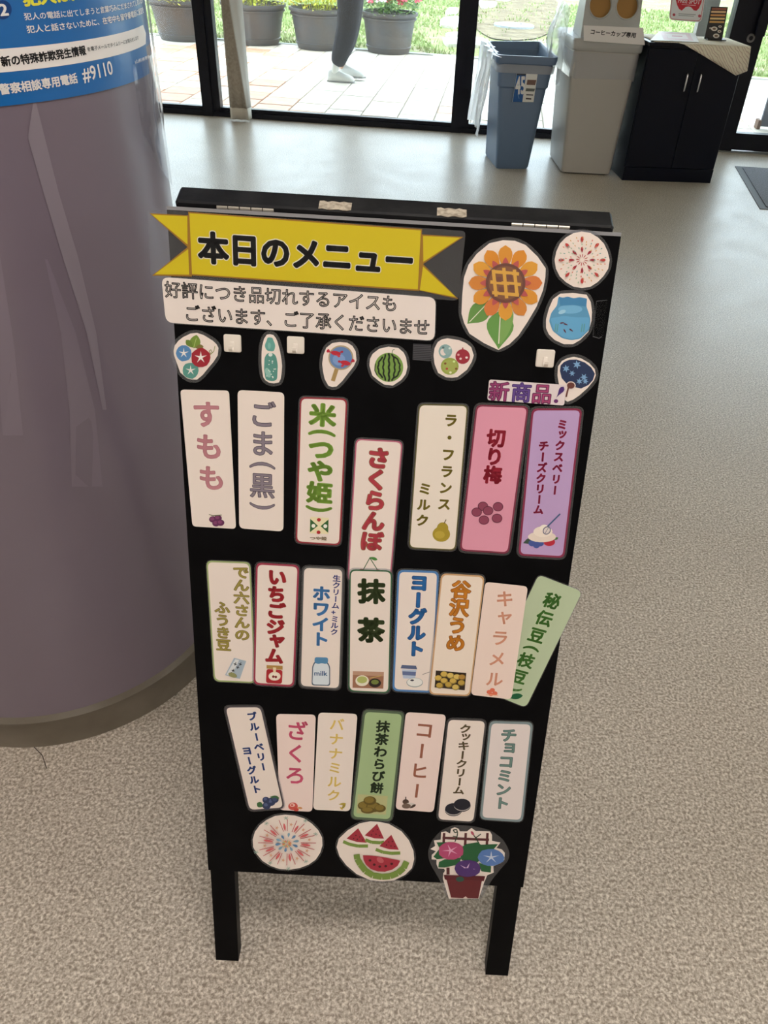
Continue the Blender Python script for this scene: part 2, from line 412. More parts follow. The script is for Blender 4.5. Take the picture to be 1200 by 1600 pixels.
for a, b in ((RX0, m1a), (m1b, m2a), (m2b, dA)):
    mb = MB(); mb.box(glass, (0, .0, .055), (b-a, .006, TOPZ-.06), WF(a)); mb.build('pane', win)
# light grey post just behind the glass
greym = mat('grey_aluminium', (150, 148, 143), rough=.45, metal=.2)
gx0 = wx(1097, 50).x; gx1 = wx(1124, 50).x
mb = MB(); mb.box(greym, (gx0, 6.62, 0), (gx1, 6.70, 2.6)); mb.build('back_post', win)
# door at the right
door = thing('door_1', None, None, (dA, 6.45, 0), kind='structure')
px_r = wx(1140, 207).x
mb = MB(); mb.box(dark, (0, -.06, 0), (px_r-dA+.03, .06, TOPZ), WF(dA)); mb.build('door_stile', door)
mb = MB(); mb.box(dark, (px_r-dA, -.035, .01), (RX1-dA, .035, .125), WF(dA)); mb.build('door_rail', door)
mb = MB(); mb.box(glass, (px_r-dA+.03, 0, .12), (RX1-dA, .006, TOPZ), WF(dA)); mb.build('pane', door)
mb = MB(); mb.box(mat('sill_metal', (150, 150, 145), rough=.4, metal=.6), (-.02, -.10, 0), (RX1-dA, -.05, .006), WF(dA)); mb.build('door_sill', door)
lk = hit(1172, 59, (0, 6.42, 0), (0, 1, 0))
mb = MB(); mb.cyl(mat('lock_steel', (120, 120, 120), rough=.3, metal=.9), (lk.x, 6.40, lk.z), (lk.x, 6.46, lk.z), .028, n=20); mb.cyl(dark, (lk.x, 6.396, lk.z), (lk.x, 6.4, lk.z), .014, n=12); mb.build('door_lock', door)
h0_, h1_ = hit(1179, 56, (0, 6.36, 0), (0, 1, 0)), hit(1193, 58, (0, 6.36, 0), (0, 1, 0))
mb = MB(); mb.box(dark, (h0_.x, 6.345, h0_.z), (h1_.x, 6.37, h0_.z+.7)); mb.box(dark, (h0_.x+.01, 6.36, h0_.z+.08), (h1_.x-.01, 6.47, h0_.z+.11)); mb.box(dark, (h0_.x+.01, 6.36, h0_.z+.6), (h1_.x-.01, 6.47, h0_.z+.63)); mb.build('door_handle', door)

# ================================================================= outside
# terrace of clay tiles, slightly below the floor
TZ = -.03
def TE(x): return 10.47-.08*x
mb = MB(); mb.add([(-9, 6.58, TZ-.012), (9, 6.58, TZ-.012), (9, TE(9), TZ-.012), (-9, TE(-9), TZ-.012)], [[0, 1, 2, 3]], mat('mortar', (186, 176, 162), rough=.9))
ter = tag(mb.build('terrace_bed'), kind='structure')
tile_m = [mat('clay_tile_%d' % i, c, rough=.55, noise=(9, c2, .35, .65)) for i, (c, c2) in enumerate([((214, 160, 128), (226, 182, 152)), ((226, 208, 184), (232, 216, 196)), ((232, 224, 210), (226, 216, 200)), ((204, 146, 114), (218, 168, 138))])]
def tile_mesh(i):
    mb = MB(); a = .144
    mb.box(tile_m[i], (-a, -a, -.012), (a, a, 0), bev=.004)
    me = mesh(mb.v, mb.f, 'tile'); me.materials.append(tile_m[i]); return me
tms = [tile_mesh(i) for i in range(4)]
ta = math.radians(-4); ca, sa = math.cos(ta), math.sin(ta); cnt = 0; rest = MB()
cells = []
for j in range(0, 18):
    for i in range(-32, 34):
        u = i*.3; v_ = 6.0+(j+(.5 if i % 2 else 0))*.3
        x = u*ca-v_*sa-.95; y = u*sa+v_*ca
        if y < 6.76 or y > TE(x)-.15 or abs(x) > 8: continue
        d = Vector((x, y, TZ))-EYE; z = d.dot(fw); sx = PPX+F*d.dot(cR)/z; sy = PPY-F*d.dot(cU)/z
        inn = 215 < sx < 1230 and -12 < sy < 230
        cells.append((not inn, y, x))
cells.sort()
for k, (o_, y, x) in enumerate(cells):
    i = random.choices((0, 1, 2, 3), (3, 3, 2.5, 2.5) if x < -1.3 or y < 7.1 and x < 0 else (.3, 1, 9, .1))[0]  # most tiles further right painted near white, as if blown out by daylight
    if k < 300 and not o_:
        o = bpy.data.objects.new('paving_tile', tms[i]); COL.objects.link(o)
        o.matrix_basis = Matrix.Translation((x, y, TZ+random.uniform(-.0015, .0015))) @ Matrix.Rotation(ta, 4, 'Z'); o.parent = ter
    else:
        rest.box(tile_m[i], (-.144, -.144, -.012), (.144, .144, 0), Matrix.Translation((x, y, TZ)) @ Matrix.Rotation(ta, 4, 'Z'))
if rest.f: tag(rest.build('paving_tiles_beyond', ter), kind='stuff')
mb = MB(); kerbm = mat('kerb_concrete', (170, 172, 165), rough=.8)
mb.add([(-9, TE(-9), TZ-.012), (9, TE(9), TZ-.012), (9, TE(9)+.09, TZ-.012), (-9, TE(-9)+.09, TZ-.012), (-9, TE(-9), TZ), (9, TE(9), TZ), (9, TE(9)+.09, TZ), (-9, TE(-9)+.09, TZ)], [[4, 5, 6, 7], [0, 1, 5, 4], [3, 7, 6, 2]], kerbm)
tag(mb.build('kerb'), kind='structure')
# lawn
lm_ = mat('lawn_soil', (134, 146, 84), rough=.95, noise=(3.2, (150, 138, 112), .46, .62), bump=(20, .6, .02))
mb = MB(); mb.add([(-14, TE(-14)+.09, TZ-.01), (14, TE(14)+.09, TZ-.01), (14, 30, TZ-.01), (-14, 30, TZ-.01)], [[0, 1, 2, 3]], lm_); tag(mb.build('lawn_ground'), kind='structure')
stones = [[(690, 62), (745, 60), (765, 66), (760, 74), (697, 72)], [(690, 30), (716, 27), (722, 36), (712, 44), (686, 42)], [(700, 14), (716, 14), (716, 24), (694, 25)], [(746, 3), (778, 5), (774, 12), (752, 15)], [(770, -6), (800, -5), (797, 3), (774, 2)], [(694, 55), (716, 52), (722, 57), (700, 60)]]
def inside(x, y, P):
    c = False
    for i in range(len(P)):
        a, b = P[i], P[i-1]
        if (a[1] > y) != (b[1] > y) and x < (b[0]-a[0])*(y-a[1])/(b[1]-a[1])+a[0]: c = not c
    return c
SP = []
slab = mat('pale_slab', (206, 202, 190), rough=.8, noise=(14, (190, 186, 174), .4, .6))
where = ['largest flat pale stone, by the terrace edge behind the blue bin', 'pale stepping stone on the grass just left of the middle window post', 'small pale stepping stone high on the grass left of the post', 'pale stepping stone in the bare earth at the top of the view', 'farthest pale stepping stone at the top edge of the view', 'thin sliver of pale stone between the larger slabs']
for P, wh in zip(stones, where):
    W_ = [ground(*p, TZ) for p in rnd(P, 4, 2)]; SP.append([(p.x, p.y) for p in W_]); n = len(W_)
    mb = MB(); mb.add([(p.x, p.y, TZ-.01) for p in W_]+[(p.x, p.y, TZ+.025) for p in W_], [orient([(p.x, p.y) for p in W_]), [n+k for k in orient([(p.x, p.y) for p in W_])]]+[[i, (i+1) % n, n+(i+1) % n, n+i] for i in range(n)], slab)
    tag(mb.build('stepping_stone'), wh, 'stone', 'stepping stones in the grass')
mc = ground(803, 42, TZ)
mb = MB(); mb.cyl(mat('manhole_iron', (165, 172, 176), rough=.5), (mc.x, mc.y, TZ-.01), (mc.x, mc.y, TZ+.03), .30, n=32)
for r_ in (.25, .18): mb.cyl(mat('manhole_groove', (200, 205, 205), rough=.5), (mc.x, mc.y, TZ+.03), (mc.x, mc.y, TZ+.03+.004*(.3-r_)*20), r_, n=28)
for k in (-1, 0, 1): mb.cyl(dark, (mc.x+k*.1, mc.y, TZ+.03), (mc.x+k*.1, mc.y, TZ+.045), .018, n=8)
tag(mb.build('manhole_cover'), 'round pale metal manhole cover lying in the grass behind the bins', 'manhole cover')
gr = [mat('grass_a', (128, 150, 84), rough=.7), mat('grass_b', (154, 170, 108), rough=.7), mat('grass_c', (176, 174, 130), rough=.7)]
TUBX = [ground(px, py, TZ).x for px, py in ((279, 66), (392, 72), (495, 80), (605, 86))]
EARTH = [(ground(*p, TZ).x, ground(*p, TZ).y) for p in [(742, -14), (738, 20), (744, 46), (768, 60), (800, 63), (838, 60), (866, 48), (884, 26), (872, 4), (850, -14)]]
mb = MB()
R_ = random.Random(3)
for k in range(46000):
    t = R_.random(); y = 10.4+(t**1.5)*7; x = R_.uniform(-5.2, 6.6)
    if y < TE(x)+.1: continue
    if inside(x, y, EARTH) and R_.random() < .45+.5*(math.sin(x*7+y*3)*math.sin(y*5-x*4) > -.25): continue
    p1 = (x-.75)**2/.9+(y-12.0)**2/2.6
    if p1 < 1 and R_.random() < .86: continue
    if any((x-a)**2+(y-10.38)**2 < .5**2 for a in TUBX): continue
    if any(inside(x, y, P) for P in SP) or (x-mc.x)**2+(y-mc.y)**2 < .1: continue
    if math.sin(x*3.1+y*1.7)*math.sin(x*1.3-y*2.3) > .45 and R_.random() < .5: continue
    h = R_.uniform(.015, .05); a = R_.uniform(0, 6.28); wd = .006+.002*(y-10); lx, ly = R_.uniform(-.03, .03), R_.uniform(-.03, .03)
    dx, dy = math.cos(a)*wd, math.sin(a)*wd
    mb.v += [Vector((x-dx, y-dy, TZ-.01)), Vector((x+dx, y+dy, TZ-.01)), Vector((x+lx, y+ly, TZ+h))]; n = len(mb.v); mb.f.append([n-3, n-2, n-1]); mb.m.append(mb.mi(gr[R_.choices((0, 1, 2), (3, 4, 2))[0]]))
tag(mb.build('lawn_grass'), 'short bright green lawn grass growing beyond the terrace', 'grass', kind='stuff')

# bare earth round the cover, and a board standing outside at the far right
ep = [(742, -14), (738, 20), (744, 46), (768, 60), (800, 63), (838, 60), (866, 48), (884, 26), (872, 4), (850, -14)]
W_ = [ground(*p, TZ+.004) for p in rnd(ep, 8, 3)]
mb = MB(); mb.add(W_, [orient([(p.x, p.y) for p in W_])], mat('bare_earth', (104, 90, 66), rough=1, noise=(5, (136, 122, 94), .35, .65), bump=(16, .8, .02))); tag(mb.build('bare_earth_patch'), 'bare brown earth patch in the lawn around the manhole cover', 'earth', kind='stuff')
ob = ground(1184, 201, TZ); mb = MB(); fr_ = frame(ob.x, ob.y, -.05, TZ)
t = thing('outdoor_panel', 'pale grey panel standing on the terrace at the right edge of the view', 'panel', ob)
mb.box(mat('pale_panel', (92, 95, 108), rough=.6), (.012, 0, .02), (.6, .03, .55), fr_, bev=.004); mb.build('panel', t)
mb = MB(); mb.box(mat('brown_foot', (110, 80, 60), rough=.7), (-.02, -.03, 0), (.008, .06, .07), fr_); mb.build('foot', t)
mb = MB(); mb.box(mat('brown_foot', (110, 80, 60)), (.602, -.03, 0), (.63, .06, .07), fr_); mb.build('foot', t)
# flower tubs
potm = mat('grey_pot_plastic', (78, 77, 80), rough=.5, noise=(5, (86, 78, 73), .4, .65))
soil = mat('potting_soil', (70, 55, 42), rough=1)
def leafmats(cols, nm): return [mat('%s_%d' % (nm, i), c, rough=.55) for i, c in enumerate(cols)]
def tub(cx_px, base_py, wpx, label, cols, flowers=None, h=.40):
    g = ground(cx_px, base_py, TZ); R1 = wpx/2/F*(g-EYE).length; R0 = R1*.74; c = Vector((g.x, g.y+R0, TZ))
    t = thing('flower_tub', label, 'flower pot', c, group='flower tubs along the edge of the terrace')
    prof = [(R0*.97, 0), (R0, .015), (R0+.012, .05), (R0+.02, .055), (R0+.022, .065), (R0+.014, .07), (R1-.035, h-.075), (R1-.015, h-.07), (R1-.013, h-.055), (R1-.025, h-.05), (R1-.018, h-.03), (R1, h-.028), (R1, h), (R1-.025, h), (R1-.035, h-.05)]
    mb = MB(); mb.loft(potm, [[c+Vector((math.cos(a)*r, math.sin(a)*r, z)) for a in [2*math.pi*k/36 for k in range(36)]] for r, z in prof], True, True, False)
    smooth_by_angle(mb.build('pot', t), 50)
    mb = MB(); mb.loft(soil, [[c+Vector((math.cos(a)*(R1-.034)*q, math.sin(a)*(R1-.034)*q, h-.045+zz)) for a in [2*math.pi*k/20 for k in range(20)]] for q, zz in ((1, 0), (.6, .02))], True, True, True); mb.build('soil', t)
    lm = leafmats(cols, 'leaf_'+cols_name(cols)); mb = MB(); R = random.Random(int(cx_px))
    for k in range(1500):
        a = R.uniform(0, 6.28); q = math.sqrt(R.random())*(R1+.01); top = .30*(1-(q/(R1+.07))**2.2)+.05
        z = h-.04+top*(R.random()**.45)
        p = c+Vector((math.cos(a)*q, math.sin(a)*q, z)); L_ = R.uniform(.028, .055); yaw = a+R.uniform(-1.2, 1.2); tilt = R.uniform(-.6, .9)
        d = Vector((math.cos(yaw)*math.cos(tilt), math.sin(yaw)*math.cos(tilt), math.sin(tilt))); sd = Vector((-math.sin(yaw), math.cos(yaw), R.uniform(-.3, .3)))*L_*.32
        mb.add([p-d*L_*.5, p+sd, p+d*L_*.5, p-sd], [[0, 1, 2, 3]], lm[R.choices(range(len(lm)), [4, 3, 2, 1][:len(lm)])[0]])
    for k in range(26):
        a = R.uniform(0, 6.28); q = R.random()*R1*.7; mb.cyl(lm[0], c+Vector((math.cos(a)*q*.7, math.sin(a)*q*.7, h-.05)), c+Vector((math.cos(a)*q, math.sin(a)*q, h+.15)), .004, n=4)
    tag(mb.build('foliage', t), kind='stuff')
    if flowers:
        for k in range(64):
            a = R.uniform(3.14, 6.28) if k % 3 else R.uniform(0, 6.28); q = (.35+.65*math.sqrt(R.random()))*(R1+.02); z = h+.0+.30*(1-(q/(R1+.10))**2)*R.uniform(.4, 1)+.03; p = c+Vector((math.cos(a)*q, math.sin(a)*q, z+.02))
            f = MB(); m = mat('petal_white', (240, 238, 240), rough=.6) if (R.random() < .68 and not (math.cos(a)*q > .08 and R.random() < .8)) else mat('petal_red', (196, 70, 84), rough=.6)
            nrm = Vector((math.cos(a)*.4, math.sin(a)*.4-.6, .8)).normalized(); u = nrm.orthogonal().normalized(); v_ = nrm.cross(u)
            for s_ in range(5):
                b0 = 2*math.pi*s_/5; 
                def D(an, r): return p+(u*math.cos(an)+v_*math.sin(an))*r+nrm*(.004 if r > .02 else 0)
                f.add([p, D(b0-.5, .028), D(b0-.3, .045), D(b0+.3, .045), D(b0+.5, .028)], [[0, 1, 2, 3, 4]], m)
            f.cyl(mat('flower_eye', (200, 90, 110)), p, p+nrm*.004, .006, n=6); f.build('flower', t)
    return t
def cols_name(c): return '%02x%02x' % (c[0][0], c[0][1])
YG = [(208, 214, 66), (228, 226, 96), (168, 190, 64), (236, 200, 80)]
tub(279, 66, 84, 'dark grey tub of yellow-green leaves, nearest the column, left of the first window post', YG)
tub(392, 72, 86, 'dark grey tub of yellow-green leaves just right of the hanging curtain', YG)
tub(495, 80, 80, 'dark grey tub of yellow-green leaves half hidden behind the walking leg', YG)
tub(605, 86, 77, 'dark grey tub of white and red flowers right of the walking leg', [(96, 140, 66), (130, 166, 90), (150, 180, 100)], flowers=True)

# ================================================================= the passer-by
def skin(name, pts, edges, mat_, parent=None, sub=2, root=0):
    me = bpy.data.meshes.new(name); me.from_pydata([p[:3] for p in pts], edges, []); o = bpy.data.objects.new(name, me); COL.objects.link(o)
    me.materials.append(mat_)
    m = o.modifiers.new('Skin', 'SKIN'); m.use_smooth_shade = True
    for i, p in enumerate(pts):
        sv = me.skin_vertices[0].data[i]; sv.radius = (p[3], p[4] if len(p) > 4 else p[3]); sv.use_root = (i == root)
    s_ = o.modifiers.new('Subdivision', 'SUBSURF'); s_.levels = sub; s_.render_levels = sub
    if parent is not None: me.transform(parent_world(parent).inverted()); o.parent = parent
    return o
def person():
    f = ground(528, 127, TZ); X, Y, Z = f.x, f.y, TZ
    t = thing('person', 'person in navy trousers and white shoes walking past outside on the tiled terrace', 'person', (X, Y, Z))
    A = lambda x, y, z, *r: (X+x, Y+y, Z+z, *r)
    skinm = mat('skin', (206, 160, 132), rough=.5); nav = mat('navy_cloth', (11, 14, 30), rough=.85, bump=(40, .4, .01)); sh = mat('white_shoe', (226, 226, 222), rough=.6); top = mat('grey_shirt', (120, 126, 134), rough=.85); hair = mat('dark_hair', (30, 24, 22), rough=.6)
    hip = (.17, .05, .84)
    P = [A(.17, .05, .86, .12, .09), A(.17, .05, 1.0, .115, .085), A(.19, .05, 1.22, .14, .095), A(.20, .05, 1.36, .07, .06), A(.21, .05, 1.44, .05), A(.23, .05, 1.50, .07), A(.235, .05, 1.57, .085, .09), A(.235, .05, 1.66, .06),
         A(.125, -.04, .78, .085), A(.11, -.04, .47, .055), A(-.02, -.03, .12, .036), A(-.04, -.03, .06, .035), A(.10, -.03, .03, .03, .02),
         A(.14, .14, .78, .085), A(.12, .14, .47, .055), A(.03, .13, .14, .036), A(.025, .13, .06, .035), A(.16, .13, .03, .03, .02),
         A(.19, -.12, 1.33, .05), A(.12, -.17, 1.08, .038), A(.26, -.17, .88, .028), A(.30, -.16, .84, .026),
         A(.19, .22, 1.33, .05), A(.22, .27, 1.08, .038), A(.38, .25, .92, .028), A(.42, .24, .89, .026)]
    E = [(0, 1), (1, 2), (2, 3), (3, 4), (4, 5), (5, 6), (6, 7), (0, 8), (8, 9), (9, 10), (10, 11), (11, 12), (0, 13), (13, 14), (14, 15), (15, 16), (16, 17), (2, 18), (18, 19), (19, 20), (20, 21), (2, 22), (22, 23), (23, 24), (24, 25)]
    for b, y0, x0, z0 in ((21, -.16, .30, .84), (25, .24, .42, .89)):
        for k in range(4):
            n = len(P); P += [A(x0+.045-.006*abs(k-1), y0+(k-1.5)*.02, z0-.045, .010), A(x0+.05, y0+(k-1.5)*.02, z0-.085+.006*abs(k-1), .009)]; E += [(b, n), (n, n+1)]
        n = len(P); P += [A(x0+.045, y0-.035, z0-.01, .011), A(x0+.07, y0-.04, z0-.035, .010)]; E += [(b, n), (n, n+1)]
    skin('body', P, E, skinm, t)
    skin('trousers', [A(.13, .05, .93, .14, .12), A(.13, .05, .84, .15, .13), A(.115, -.045, .74, .13, .115), A(.115, -.045, .52, .112, .10), A(.07, -.04, .34, .108, .095), A(-.01, -.03, .125, .07, .066),
                      A(.13, .145, .74, .12, .11), A(.12, .14, .5, .10, .09), A(.09, .135, .34, .09, .085), A(.03, .13, .19, .066)],
         [(0, 1), (1, 2), (2, 3), (3, 4), (4, 5), (1, 6), (6, 7), (7, 8), (8, 9)], nav, t)
    skin('shirt', [A(.17, .05, .93, .14, .11), A(.18, .05, 1.1, .13, .10), A(.19, .05, 1.25, .155, .11), A(.20, .05, 1.36, .09, .08), A(.19, -.12, 1.33, .065), A(.15, -.155, 1.18, .055), A(.19, .22, 1.33, .065), A(.205, .25, 1.18, .055)],
         [(0, 1), (1, 2), (2, 3), (2, 4), (4, 5), (2, 6), (6, 7)], top, t)
    skin('hair', [A(.225, .05, 1.585, .095, .10), A(.215, .05, 1.66, .085, .09), A(.16, .05, 1.55, .06)], [(0, 1), (0, 2)], hair, t)
    skin('sock', [A(-.035, -.03, .05, .046), A(-.02, -.03, .13, .042), A(-.012, -.03, .17, .04)], [(0, 1), (1, 2)], sh, t)
    fc = MB()
    for s_ in (-1, 1): fc.cyl(mat('eye_dark', (25, 20, 20)), A(.312, .05+s_*.03, 1.58), A(.322, .05+s_*.03, 1.58), .009, n=10)
    fc.cyl(skinm, A(.30, .05, 1.58), A(.338, .05, 1.545), .008, .014, n=8); fc.box(mat('lip', (160, 90, 85)), A(.305, .025, 1.51), A(.318, .075, 1.518)); fc.build('face', t)
    for (x, y, z, an) in ((-.04, -.03, 0, .0), (.055, .13, .02, .1)):
        mb = MB(); rings = []
        for u, wd, hh in ((-.055, .022, .06), (-.045, .036, .09), (0, .038, .105), (.05, .042, .085), (.11, .048, .065), (.16, .045, .05), (.19, .03, .035), (.20, .012, .02)):
            rings.append([Vector(A(x+u*math.cos(an), y+yy*wd, z+.012+u*math.sin(an)*-.3+zz*hh)) for yy, zz in ((-1, 0), (-1, .45), (-.6, .9), (0, 1), (.6, .9), (1, .45), (1, 0))])
        mb.loft(sh, rings, True)
        s_ = mb.build('shoe', t, True)
        mb = MB(); mb.loft(mat('shoe_sole', (150, 150, 150), rough=.7), [[Vector(A(x+u, y+sy*wd*1.05, z+zz)) for sy, zz in ((-1, 0), (-1, .014), (1, .014), (1, 0))] for u, wd in ((-.058, .026), (0, .04), (.11, .05), (.17, .044), (.205, .015))])
        mb.build('sole', s_)
person()
# ================================================================= round column
CC, CR = Vector((-.7816, 1.2769)), .352
colm = mat('lilac_laminate', (125, 114, 128), rough=.32, spec=.5, coat=.35, coat_r=.12, noise=(2.2, (120, 108, 121), .3, .7), bump=(5, .12, .01))
col_ = thing('column', 'wide round lilac column with a brown base strip, left of the menu board', 'column', (CC.x, CC.y, 0), kind='structure')
mb = MB(); mb.loft(colm, [[Vector((CC.x+CR*math.cos(a), CC.y+CR*math.sin(a), z)) for a in [2*math.pi*k/96 for k in range(96)]] for z in [i*ZC/12 for i in range(13)]], True, False, False)
mb.build('shaft', col_, True)
cb = Cyl(CC, CR+.005); zb = cb.to((100, 1121)).y
stripm = mat('brown_vinyl_strip', (112, 104, 92), rough=.38, noise=(7, (98, 90, 78), .4, .62), bump=(30, .2, .003))
mb = MB(); rr = CR
prof = [(rr+.009, 0), (rr+.0065, .006), (rr+.006, zb-.006), (rr+.0085, zb-.004), (rr+.0085, zb), (rr+.005, zb+.004), (rr, zb+.010)]
mb.loft(stripm, [[Vector((CC.x+r*math.cos(a), CC.y+r*math.sin(a), z)) for a in [2*math.pi*k/120 for k in range(120)]] for r, z in prof], True, False, False)
smooth_by_angle(mb.build('base_strip', col_), 35)
# reflections painted as paler strips, and a loose plastic sheet round the right side
def wrap(name, a0, a1, z0f, z1f, h, m, n=28, nz=1, edge=0, parent=None):
    vs = []; fs = []; cy = Cyl(CC, CR)
    for j in range(nz+1):
        for i in range(n+1):
            a = a0+(a1-a0)*i/n; z = z0f(a)+(z1f(a)-z0f(a))*j/nz; vs.append(cy.w((a, z), h))
    for j in range(nz):
        for i in range(n): q = j*(n+1)+i; fs.append([q, q+1, q+n+2, q+n+1])
    mb = MB(); mb.add(vs, fs, m); return mb.build(name, parent, True)
c0 = Cyl(CC, CR)
film_c = clear('film_on_column', (255, 255, 255), .10, rough=.12, body=(215, 205, 215), bump=(14, .3))
t = thing('film_strip', 'pale painted reflection strip running down the column below the blue poster', 'tape', c0.w(c0.to((95, 300))))
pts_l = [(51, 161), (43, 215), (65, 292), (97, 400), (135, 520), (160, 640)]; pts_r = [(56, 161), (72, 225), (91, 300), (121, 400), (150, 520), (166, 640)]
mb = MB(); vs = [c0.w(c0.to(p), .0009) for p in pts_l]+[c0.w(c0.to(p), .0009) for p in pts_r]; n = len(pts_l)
mb.add(vs, [[i, n+i, n+i+1, i+1][::-1] for i in range(n-1)], mat('reflection_on_column', (140, 130, 142), rough=.28, coat=.3)); mb.build('film', t)
for lb, L1, L2 in (('second faint painted reflection strip low on the lilac column, slanting toward the board', [(70, 405), (95, 520), (108, 640), (112, 760)], [(74, 405), (118, 520), (148, 640), (160, 760)]), ('faint painted reflection strip at the left edge of the lilac column', [(-12, 400), (-6, 540), (4, 680)], [(0, 400), (22, 540), (36, 680)])):
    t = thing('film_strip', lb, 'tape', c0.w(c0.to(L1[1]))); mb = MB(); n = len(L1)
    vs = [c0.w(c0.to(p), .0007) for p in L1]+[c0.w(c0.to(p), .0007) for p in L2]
    mb.add(vs, [[i, n+i, n+i+1, i+1][::-1] for i in range(n-1)], mat('faint_reflection_on_column', (130, 119, 133), rough=.28, coat=.3)); mb.build('film', t)
aL, aR = c0.to((206, 126)).x, CR*(math.pi/2+.35)
t = thing('plastic_sheet', 'clear plastic sheet curling round the right flank of the lilac column under the poster', 'plastic sheet', c0.w(c0.to((225, 200)), .004))
zt = c0.to((206, 126)).y; zbm = c0.to((225, 225)).y
wrap('sheet', aL, aR, lambda a: zbm-.10*math.sin((a-aL)*9), lambda a: zt+.02, .004, clear('loose_plastic', (250, 250, 252), .10, rough=.06, body=(220, 220, 230), bump=(9, .5)), parent=t)
e0 = c0.to((243, 150)).x; ze0 = c0.to((250, 188)).y
wrap('rolled_edge_highlight', e0, e0+.07, lambda a: ze0-.012*math.cos((a-e0)*60), lambda a: ze0+.20, .0055, clear('highlight_plastic', (255, 255, 255), .72, rough=.08, body=(245, 244, 250)), parent=t)  # film edge made whitish to carry the bright highlight on the column
# blue poster
pb = [c0.to(p) for p in ((0, 166), (50, 159), (125, 145), (215, 124))]
A0, A1 = pb[0].x-.22, c0.to((233, 120)).x
k_ = (pb[3].y-pb[0].y)/(pb[3].x-pb[0].x)
zf = lambda a: pb[0].y+k_*(a-pb[0].x)
blue = mat('poster_blue', (12, 100, 172), rough=.35, coat=.3, coat_r=.12, k=1.1)
dblue = mat('poster_dark_blue', (14, 84, 150), rough=.35, coat=.4, coat_r=.12, k=1.25)
t = thing('wall_poster', 'blue telephone fraud warning poster wrapped around the lilac column', 'poster', c0.w((pb[1].x, pb[1].y), .002))
wrap('sheet', A0, A1, zf, lambda a: zf(a)+.42, .0015, blue, parent=t)
za = c0.to((240, 62)).y
wrap('backing_sheet', A1-.02, A1+.06, lambda a: za, lambda a: za+.35, .0008, dblue, n=8, parent=t)
pa = Art(c0, .0018); WHT = (232, 228, 226)
B0, B1 = c0.to((-30, 97)), c0.to((226, 52)); hb0 = (c0.to((0, 75)).y-c0.to((0, 112)).y)/2
N_ = 30
for k in range(N_):
    a, b = B0.x+(B1.x-B0.x)*k/N_, B0.x+(B1.x-B0.x)*(k+1)/N_
    def hh(q):
        e = (B1.x-q); return hb0*(1 if e > hb0 else math.sqrt(max(0, 1-((hb0-e)/hb0)**2)))
    za_, zb_ = B0.y+(B1.y-B0.y)*k/N_, B0.y+(B1.y-B0.y)*(k+1)/N_
    P = [Vector((a, za_-hh(a))), Vector((b, zb_-hh(b))), Vector((b, zb_+hh(b))), Vector((a, za_+hh(a)))]
    pa.mb.add([c0.w(p, pa.h) for p in P], [[0, 1, 2, 3]], ink(WHT))
pa.ell(3, 15, 14, 15, (18, 60, 120), n=20)
pa.word('2', (-2, 15.5), (10, 14.5), 17, WHT, .03)
pa.hrun('犯人はだま', (34, -1), (146, -14), 22, (226, 222, 70), .05)
pa.hrun('犯人の電話に出てしまうと言葉巧みにだまされてしまいます', (36, 26), (221, 0), 11, WHT, .015)
pa.hrun('犯人と話さないために、在宅中も留守番電話に設定を', (40, 46), (222, 15), 11.5, WHT, .02)
pa.hrun('新の特殊詐欺発生情報', (0, 96.5), (132, 78), 16, (20, 20, 24), .035)
pa.hrun('を電子メールでタイムリーにお知らせします', (134, 77), (214, 58.5), 7, (40, 40, 44), .01)
pa.hrun('警察相談専用電話', (-3, 140), (119, 121.5), 17, WHT, .03)
pa.word('#9110', (127, 118), (173, 106), 23, WHT, .015)
pa.hrun('山形県警察', (208, 97), (231, 88), 6, WHT, .01)
pa.build('print', t)

# ================================================================= floor mat
mc_ = [ground(*p) for p in ((1148, 260), (1187, 327))]; yv = mc_[0]-mc_[1]; ux = Vector((1, -.02, 0)).normalized()
mf = Matrix(((ux.x, yv.normalized().x, 0, mc_[1].x), (ux.y, yv.normalized().y, 0, mc_[1].y), (0, 0, 1, 0), (0, 0, 0, 1))); ml = yv.length
t = thing('door_mat', 'dark grey carpet door mat with rubber rim on the floor right of the cabinet', 'mat', mc_[1])
rub = mat('mat_rubber', (92, 94, 98), rough=.7); carp = mat('mat_carpet', (100, 102, 110), rough=1, noise=(120, (136, 138, 146), .35, .65), bump=(160, .8, .004))
mb = MB(); mb.box(rub, (0, 0, 0), (1.5, ml, .004), mf, bev=.003); mb.build('rim', t)
mb = MB(); mb.box(carp, (.045, .045, .004), (1.455, ml-.045, .009), mf); mb.build('carpet', t)

